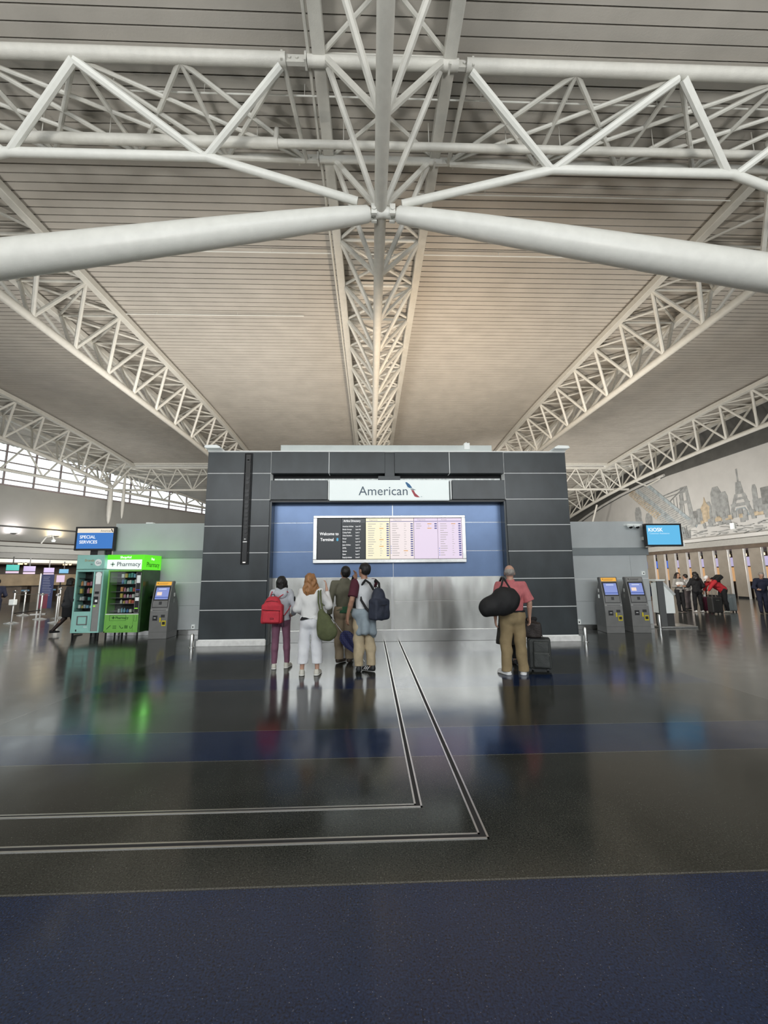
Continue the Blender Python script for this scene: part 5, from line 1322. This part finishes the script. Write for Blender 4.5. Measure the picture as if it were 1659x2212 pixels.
# F: hidden in front of him, dark long coat
t, D = person((2.53,7.66,0), .05, 1.50, 'person in a long dark coat almost hidden in front of the man in pink', sk_l,
    (((-.2,.05,1.12),(-.12,.22,1.05),(.5,1,0)), ((.2,.05,1.12),(.12,.22,1.05),(-.5,1,0))), ((-.08,.0),(.08,.0)), female=True, toes=(0,0), h=.011)
sdf('long_coat', [C((0,0,1.30),(0,0,.95), .15, .17, 1.3), C((0,0,.98),(0,0,.42), .17, .26, 1.35), C((-.14,0,1.3),(-.19,.05,1.03), .07, .06), C((.14,0,1.3),(.19,.05,1.03), .07, .06)], cloth('coat_dark', (.035,.033,.028)), t, h=.012, cuts=[((0,0,.36),(0,0,-1))], wrinkle=.006)
trousers(D, w_blk, hem=.12, inf=.004, name='tights', wr=0, h=.011); shoes(D, w_dgrey)
hair(D, hr_k, 'bob', h=.01)

# ------------------------------------------------------------------ their bags
def strap(name, pts, m, parent, w=.022, th=.006):
    # flat strap following points
    return MB().tube(pts, w*.42, 6).build(name, m, parent, smooth=True)
b_red = mat('bag_red', (.56,.035,.055), .7, noise=.12, nscale=10, bump=.3, bscale=90); b_nvy = mat('bag_navy', (.03,.037,.06), .7, noise=.2, nscale=10, bump=.3, bscale=90)
b_blk = mat('bag_black', (.010,.010,.011), .75, noise=.2, nscale=8, bump=.12, bscale=60); b_olv = mat('bag_olive', (.10,.115,.05), .8, noise=.2, nscale=9, bump=.4, bscale=90)
t = empty('backpack', (-1.70,7.38,.80), 'red backpack hanging low on the back of the woman in the grey hoodie', 'backpack', rz=.0)
sdf('bag_body', [Bx((0,0,.16),(.145,.055,.13), .035), E_((0,.0,.33), (.145,.085,.13))], b_red, t, h=.009, k=.04, wrinkle=.004, wf=30)
sdf('front_pocket', [Bx((0.0,-.085,.115),(.12,.02,.075), .025)], b_red, t, h=.009, k=.01, wrinkle=.002)
MB().tube([(-.15,-.10,.235),(-.07,-.115,.228),(.07,-.115,.222),(.15,-.10,.215)], .005, 6).build('zip', w_blk, t); MB().tube([(-.1,-.065,.37),(0,-.09,.385),(.1,-.065,.365)], .004, 6).build('zip', w_blk, t)
MB().box(-.01,.05,-.136,-.128,.075,.10).build('brand_patch', w_blk, t); MB().box(-.005,.045,-.138,-.13,.082,.093).build('patch_center', b_red, t)
MB().tube([(-.03,-.0,.45),(-.02,-.01,.49),(.02,-.01,.49),(.03,.0,.45)], .007, 6).build('grab_loop', w_blk, t)
strap('shoulder_strap', [(-.07,.04,.43),(-.05,.14,.53),(-.05,.30,.47),(-.08,.33,.28),(-.13,.22,.13),(-.14,.05,.05)], b_red, t)
strap('shoulder_strap', [(.08,.04,.43),(.22,.13,.53),(.24,.30,.47),(.26,.31,.30),(.24,.2,.22),(.16,.05,.08)], b_red, t)
MB().tube([(.16,.0,.10),(.20,-.02,.14),(.205,-.03,.0),(.20,-.03,-.06)], .007, 6).build('loose_strap', w_blk, t)
t = empty('tote_bag', (-.75,6.93,.55), 'slouchy olive tote bag hanging from the shoulder of the woman in white', 'bag')
sdf('bag_body', [E_((0.04,0,.16),(.165,.09,.155)), E_((0,0,.28),(.125,.07,.16)), E_((-.05,0,.40),(.07,.05,.12))], b_olv, t, h=.009, k=.05, wrinkle=.005, wf=30)
strap('handle', [(-.07,.0,.47),(-.11,.03,.62),(-.12,.09,.80),(-.11,.18,.83),(-.10,.24,.74),(-.06,.20,.55)], b_olv, t, .034)
strap('handle', [(-.03,.0,.47),(-.065,.03,.62),(-.085,.09,.80),(-.08,.18,.84),(-.07,.24,.74),(-.03,.20,.55)], b_olv, t, .034)
t = empty('backpack', (.03,7.16,.86), 'navy backpack worn on both shoulders by the man in the white tee', 'backpack', rz=.78)
sdf('bag_body', [Bx((0,-.16,.18),(.13,.06,.13), .04), E_((0,-.14,.38), (.135,.095,.16)), E_((0,-.23,.12),(.12,.055,.10))], b_nvy, t, h=.009, k=.04, wrinkle=.005, wf=28)
MB().tube([(-.11,-.25,.26),(0,-.285,.25),(.11,-.25,.26)], .004, 6).build('zip', w_blk, t)
MB().tube([(.17,-.16,.25),(.19,-.18,.2),(.185,-.18,.12)], .008, 6).build('side_clip', m_greyl, t)
for sg in (-1, 1):
    strap('shoulder_strap', [(sg*.07,-.10,.50),(sg*.11,-.05,.61),(sg*.125,.04,.665),(sg*.14,.13,.57),(sg*.15,.12,.33),(sg*.15,.0,.20),(sg*.13,-.10,.12)], b_blk, t, .05)
strap('grab_loop', [(-.03,-.10,.53),(0,-.10,.56),(.03,-.10,.53)], b_blk, t, .02)
t = empty('shoulder_bag', (-.27,7.9,.92), 'black bag slung over the right shoulder of the man in the olive sweater', 'bag', rz=.3)
sdf('bag_body', [Bx((0.04,-.02,.22),(.05,.07,.20), .04)], b_blk, t, h=.01, wrinkle=.004)
strap('shoulder_strap', [(0.04,-.08,.44),(-.02,-.10,.58),(-.07,-.04,.67),(-.06,.08,.60),(.02,.06,.44)], b_blk, t, .05)
# umbrella
t = empty('umbrella', (-.70,7.86,.80), 'half folded navy plaid umbrella held low by the man in olive', 'umbrella')
def navy_plaid():
    m = mat('plaid_navy', (.03,.035,.11), .6); nt = m.node_tree; b = nt.nodes['Principled BSDF']
    tc = nt.nodes.new('ShaderNodeTexCoord'); w1 = nt.nodes.new('ShaderNodeTexWave'); w1.inputs['Scale'].default_value = 9; w2 = nt.nodes.new('ShaderNodeTexWave'); w2.bands_direction = 'Z'; w2.inputs['Scale'].default_value = 9
    r = nt.nodes.new('ShaderNodeMix'); r.data_type = 'RGBA'; r.inputs[6].default_value = (.02,.022,.06,1); r.inputs[7].default_value = (.05,.06,.20,1)
    a = nt.nodes.new('ShaderNodeMath'); a.operation = 'MAXIMUM'
    nt.links.new(tc.outputs['Object'], w1.inputs[0]); nt.links.new(tc.outputs['Object'], w2.inputs[0]); nt.links.new(w1.outputs['Fac'], a.inputs[0]); nt.links.new(w2.outputs['Fac'], a.inputs[1])
    nt.links.new(a.outputs[0], r.inputs[0]); nt.links.new(r.outputs[2], b.inputs['Base Color']); return m
pl = navy_plaid()
ud = Vector((.62,-.28,-.735)).normalized()
MB().tube([ud*-.06, ud*.55], .0085, 8).build('shaft', m_inox2, t, smooth=True)
MB().tube([ud*-.13, ud*-.03], .015, 8).build('handle_grip', w_blk, t, smooth=True)
u1 = ud.cross(Vector((0,1,0))).normalized(); u2_ = ud.cross(u1)
mb = MB(); N = 16; rings = [(.30,.045),(.36,.10),(.44,.115),(.56,.10),(.70,.06),(.86,.012)]
vs = []
for a, r in rings:
    for k in range(N):
        rr = r*(1.15 if k % 2 == 0 else .72); an = 2*pi*k/N+a*1.2
        vs.append(ud*a+(u1*cos(an)+u2_*sin(an))*rr)
mb.add(vs, [(i*N+k, i*N+(k+1) % N, (i+1)*N+(k+1) % N, (i+1)*N+k) for i in range(len(rings)-1) for k in range(N)] + [tuple(range(N))])
mb.build('canopy', pl, t, smooth=True)
MB().tube([ud*.85, ud*.95], .006, 6).build('tip', m_inox2, t)
# black duffel
t = empty('duffel_bag', (2.02,6.66,.92), 'large black duffel bag slung behind the left shoulder of the man in pink', 'bag')
sdf('bag_body', [C((-.13,0,.19),(.17,0,.27), .14, .18, 1.15), E_((-.17,0,.15),(.13,.12,.13), 0, 0), E_((.13,0,.27),(.22,.16,.215)), E_((.0,0,.16),(.2,.13,.13))], b_blk, t, h=.01, k=.06, wrinkle=.006, wf=24)
strap('carry_strap', [(.0,-.03,.40),(.08,.0,.50),(.145,.09,.615),(.15,.2,.63),(.14,.3,.55),(.1,.25,.35)], b_blk, t, .035)
strap('carry_strap', [(.22,-.03,.44),(.18,.0,.52),(.155,.09,.615),(.155,.2,.63),(.15,.3,.55)], b_blk, t, .035)
# trolley case with bag on top
t = empty('suitcase', (2.84,7.15,0), 'charcoal wheeled suitcase on the floor to the right of the man in pink', 'suitcase', rz=-.35)
b_char = mat('case_charcoal', (.045,.05,.048), .6, noise=.2, nscale=8, bump=.3, bscale=60)
sdf('case_body', [Bx((0,0,.29),(.155,.10,.215), .03)], b_char, t, h=.01, wrinkle=.002)
sdf('front_pocket', [Bx((.03,-.14,.20),(.10,.01,.10), .03)], b_char, t, h=.01, wrinkle=.003); sdf('front_pocket', [Bx((.03,-.13,.40),(.10,.01,.07), .025)], b_char, t, h=.01, wrinkle=.003)
MB().tube([(-.155,-.128,.06),(-.155,-.128,.50),(-.12,-.13,.535),(.1,-.13,.535)], .006, 6).build('zip', w_blk, t)
for x in (-.12,.12):
    MB().lathe([(.03,-.015),(.03,.015)], (x,-.06,.03), 10, 'x').build('wheel', m_black, t)
    MB().lathe([(.03,-.015),(.03,.015)], (x,.08,.03), 10, 'x').build('wheel', m_black, t)
MB().tube([(-.08,.06,.52),(-.07,.06,.56),(.07,.06,.56),(.08,.06,.52)], .009, 6).build('pull_handle', w_blk, t)
MB().tube([(.12,-.175,.27),(.135,-.18,.30),(.15,-.175,.27)], .004, 5).build('zip_pull', m_alu, t)
t = empty('hand_bag', (2.74,7.14,.545), 'dark brown hand bag resting on top of the charcoal suitcase', 'bag', rz=-.2)
b_br = mat('bag_brown', (.022,.015,.013), .6, noise=.2, nscale=8, bump=.3, bscale=60)
sdf('bag_body', [Bx((-.02,0,.12),(.14,.07,.10), .02), E_((.0,0,.22),(.10,.06,.08))], b_br, t, h=.01, k=.03, wrinkle=.005)
sdf('rolled_top', [C((-.06,0,.29),(.06,0,.30), .035, .035)], w_blk, t, h=.01, wrinkle=.004)
# ------------------------------------------------------------------ people in the background
HB = .013
def bg(loc, rz, H, label, skin, arms, ankles, topm, botm, hairm, hk, shoem, **kw):
    tk = dict(hem=kw.pop('hem', .93), inf=kw.pop('inf', .024), name=kw.pop('tname', 'jacket'), wr=.006, sleeves=kw.pop('sl', (1.,1.)), loose=kw.pop('loose', .01))
    t, D = person(loc, rz, H, label, skin, arms, ankles, h=HB, group=kw.pop('group', None), **kw)
    trousers(D, botm, hem=.07, inf=.014, h=HB); shoes(D, shoem, None, h=HB)
    top(D, topm, h=HB, seed=H*10, **tk)
    if hk: hair(D, hairm, hk, h=.011)
    return t, D
hang = (((-.26,.0,1.12),(-.26,.06,.88),(0,.1,-1)), ((.26,.0,1.12),(.26,.06,.88),(0,.1,-1)))
# right: woman with folded arms facing the hall
sw_gw = cloth('sweater_stripe', (.30,.29,.27))
t, D = bg((12.84,17.05,0), pi-.1, 1.62, 'long haired woman in a grey and white sweater with folded arms near the check-in row', sk_m,
   (((-.27,.06,1.13),(.03,.20,1.16),(1,.1,0)), ((.27,.06,1.13),(-.03,.23,1.13),(-1,.1,0))), ((-.12,0),(.10,.05)), sw_gw, w_blk, hr_k, 'long', w_blk, female=True, hem=.86)
sdf('chest_panel', [C(D['S']((-.08,.10,1.24)), D['S']((.08,.10,1.24)), .085, .085, 1.2)], w_white, t, h=HB)
# second: person in a pale jacket behind
bg((13.98,18.1,0), .4, 1.55, 'person in a pale jacket and grey trousers half hidden behind the woman in black', sk_l, hang, ((-.09,0),(.09,0)), w_white, cloth('trouser_mauve', (.22,.19,.2)), hr_k, 'short', w_dgrey)
bg((13.35,16.75,0), -.2, 1.64, 'long haired woman dressed all in black seen from behind near the check-in row', sk_m,
   (((-.29,.06,1.14),(-.22,.24,1.10),(.3,1,.1)), ((.27,-.03,1.13),(.22,.14,1.02),(-.3,.8,-.3))), ((-.13,0),(.14,.02)), w_blk, w_blk, hr_k, 'long', w_shoew, female=True, hem=.80, inf=.035)
# third: red jacket bending over the case, facing left
t, D = bg((14.30,16.6,0), radians(80), 1.72, 'person in a red jacket and white cap bending over a black suitcase', sk_l,
   (((-.20,.50,1.10),(-.16,.62,.88),(0,.2,-1)), ((.20,.48,1.10),(.14,.62,.88),(0,.2,-1))), ((-.10,-.05),(.10,.08)), w_red, w_blk, hr_k, None, w_shoe, lean=.85, head=(0,-.9,0), inf=.035, tname='red_jacket', hem=.90)
sdf('cap', [E_(D['hd'](0,-.01,.05), D['S']((.085,.10,.075)), -.9, 0), E_(D['hd'](0,.10,.02), D['S']((.06,.06,.012)), -.9, 0)], w_shoew, t, h=.011)
t = empty('backpack', (14.17,16.62,1.2), 'black backpack on the back of the bending person in red', 'backpack', rz=radians(80))
sdf('bag_body', [Bx((0,.04,.13),(.12,.16,.04), .05, 0, -.75)], b_blk, t, h=HB); strap('shoulder_strap', [(.1,.12,.2),(.13,.25,.1),(.14,.2,-.1)], b_blk, t, .05); strap('shoulder_strap', [(-.1,.12,.2),(-.13,.25,.1),(-.14,.2,-.1)], b_blk, t, .05)
# fourth: navy jacket leaning, holding papers
t, D = bg((15.35,16.0,0), radians(150), 1.66, 'grey haired person in a navy jacket leaning forward beside a mint suitcase', sk_l,
   (((-.27,.20,1.08),(-.18,.36,.98),(.4,1,0)), ((.27,.2,1.08),(.2,.36,.98),(-.4,1,0))), ((-.10,-.05),(.10,.08)), w_navy, w_navy, hr_g, 'short', w_blk, lean=.45, head=(0,-.4,0), inf=.035, fat=1.15, hem=.82)
# fifth: seated dark figure at the right edge
t, D = bg((16.6,16.2,0), radians(120), 1.68, 'person in black bending at the extreme right edge of the picture', sk_m,
   (((-.25,.35,1.0),(-.18,.55,.9),(.2,.5,-1)), ((.25,.35,1.0),(.18,.55,.9),(-.2,.5,-1))), ((-.12,0),(.12,.1)), w_blk, w_blk, hr_k, 'bob', w_shoe, lean=.9, head=(0,-.5,0), inf=.04, fat=1.1)
# head and shoulders of an agent behind the bag drop desk
bg((9.5,14.3,0), pi, 1.58, 'agent with short grey hair standing behind the bag drop desk', sk_l, hang, ((-.1,0),(.1,0)), w_navy, w_navy, hr_g, 'short', w_blk)
# left: walking woman and person at the edge
t, D = person((-8.72,12.45,0), radians(-50), 1.62, 'woman in a dark skirt suit walking behind the aqua vending machine', sk_d,
   (((-.29,-.05,1.12),(-.36,.0,.90),(-.3,.1,-1)), ((.26,.06,1.12),(.26,.14,.90),(0,.3,-1))), ((-.09,-.32,.15),(.07,.25,.085)), h=HB, female=True, knees=((-.1,-.05,.50),(.08,.14,.50)), toes=(0,0))
top(D, w_dgrey, hem=.80, inf=.034, name='suit_jacket', h=HB, loose=.02, wr=.004)
sdf('skirt', [C((0,0,.95),(0,.02,.55), .155, .17, 1.1)], w_blk, t, h=HB, cuts=[((0,0,.50),(0,0,-1))]); sdf('tights', [C(D['S'](D['legp'][i][j]), D['S'](D['legp'][i][j+1]), (.075,.062)[j]*1., (.06,.042)[j]) for i in (0,1) for j in (0,1)], mat('tights_dark', (.03,.015,.012), .6), t, h=HB, k=.01)
shoes(D, w_blk, None, h=HB); hair(D, hr_k, 'bob', h=.011)
bg((-13.25,15.3,0), .5, 1.60, 'person in dark uniform standing at the extreme left edge of the picture', sk_d,
   (((-.27,.0,1.12),(-.15,.22,1.05),(1,.4,0)), ((.27,.0,1.12),(.2,.22,1.05),(-1,.4,0))), ((-.1,0),(.1,0)), w_navy, w_navy, hr_k, 'short', w_blk, hem=.80)
# their luggage
def case(loc, rz, w, d, h, m, label, hand=True):
    t = empty('suitcase', loc, label, 'suitcase', 'suitcases by the check-in row', rz)
    sdf('shell', [Bx((0,0,h/2+.05),(w/2-.04,d/2-.04,h/2-.04), .04)], m, t, h=.014)
    mb = MB()
    for k in range(5): mb.box(-w*.4+k*w*.19, -w*.4+k*w*.19+.012, -d/2-.008, -d/2+.01, .12, h-.02)
    mb.build('ribs', m, t)
    for x in (-w*.38, w*.38):
        for y in (-d*.3, d*.3): MB().lathe([(.03,-.012),(.03,.012)], (x,y,.03), 8, 'x').build('wheel', m_black, t)
    if hand: MB().tube([(-.08,.0,h),(-.08,.0,h+.35),(.08,.0,h+.35),(.08,.0,h)], .007, 6).build('pull_handle', m_grey, t)
    box('grip', m_alu, t, -.07, .07, -d/2-.02, -d/2, h*.86, h*.90)
case((13.50,16.1,0), .1, .46, .26, .60, mat('case_black', (.03,.03,.03), .5), 'black suitcase standing in front of the bending person in red')
case((13.86,16.95,0), .1, .40, .24, .56, mat('case_magenta', (.09,.008,.03), .6), 'magenta suitcase partly hidden behind the black one')
case((14.72,16.8,0), -.1, .38, .26, .68, mat('case_silver', (.42,.46,.47), .3, .6), 'silver suitcase to the right of the bending person in red')
case((15.25,15.35,0), .0, .30, .24, .42, mat('case_mint', (.28,.62,.54), .5), 'small mint green suitcase beside the person in navy')
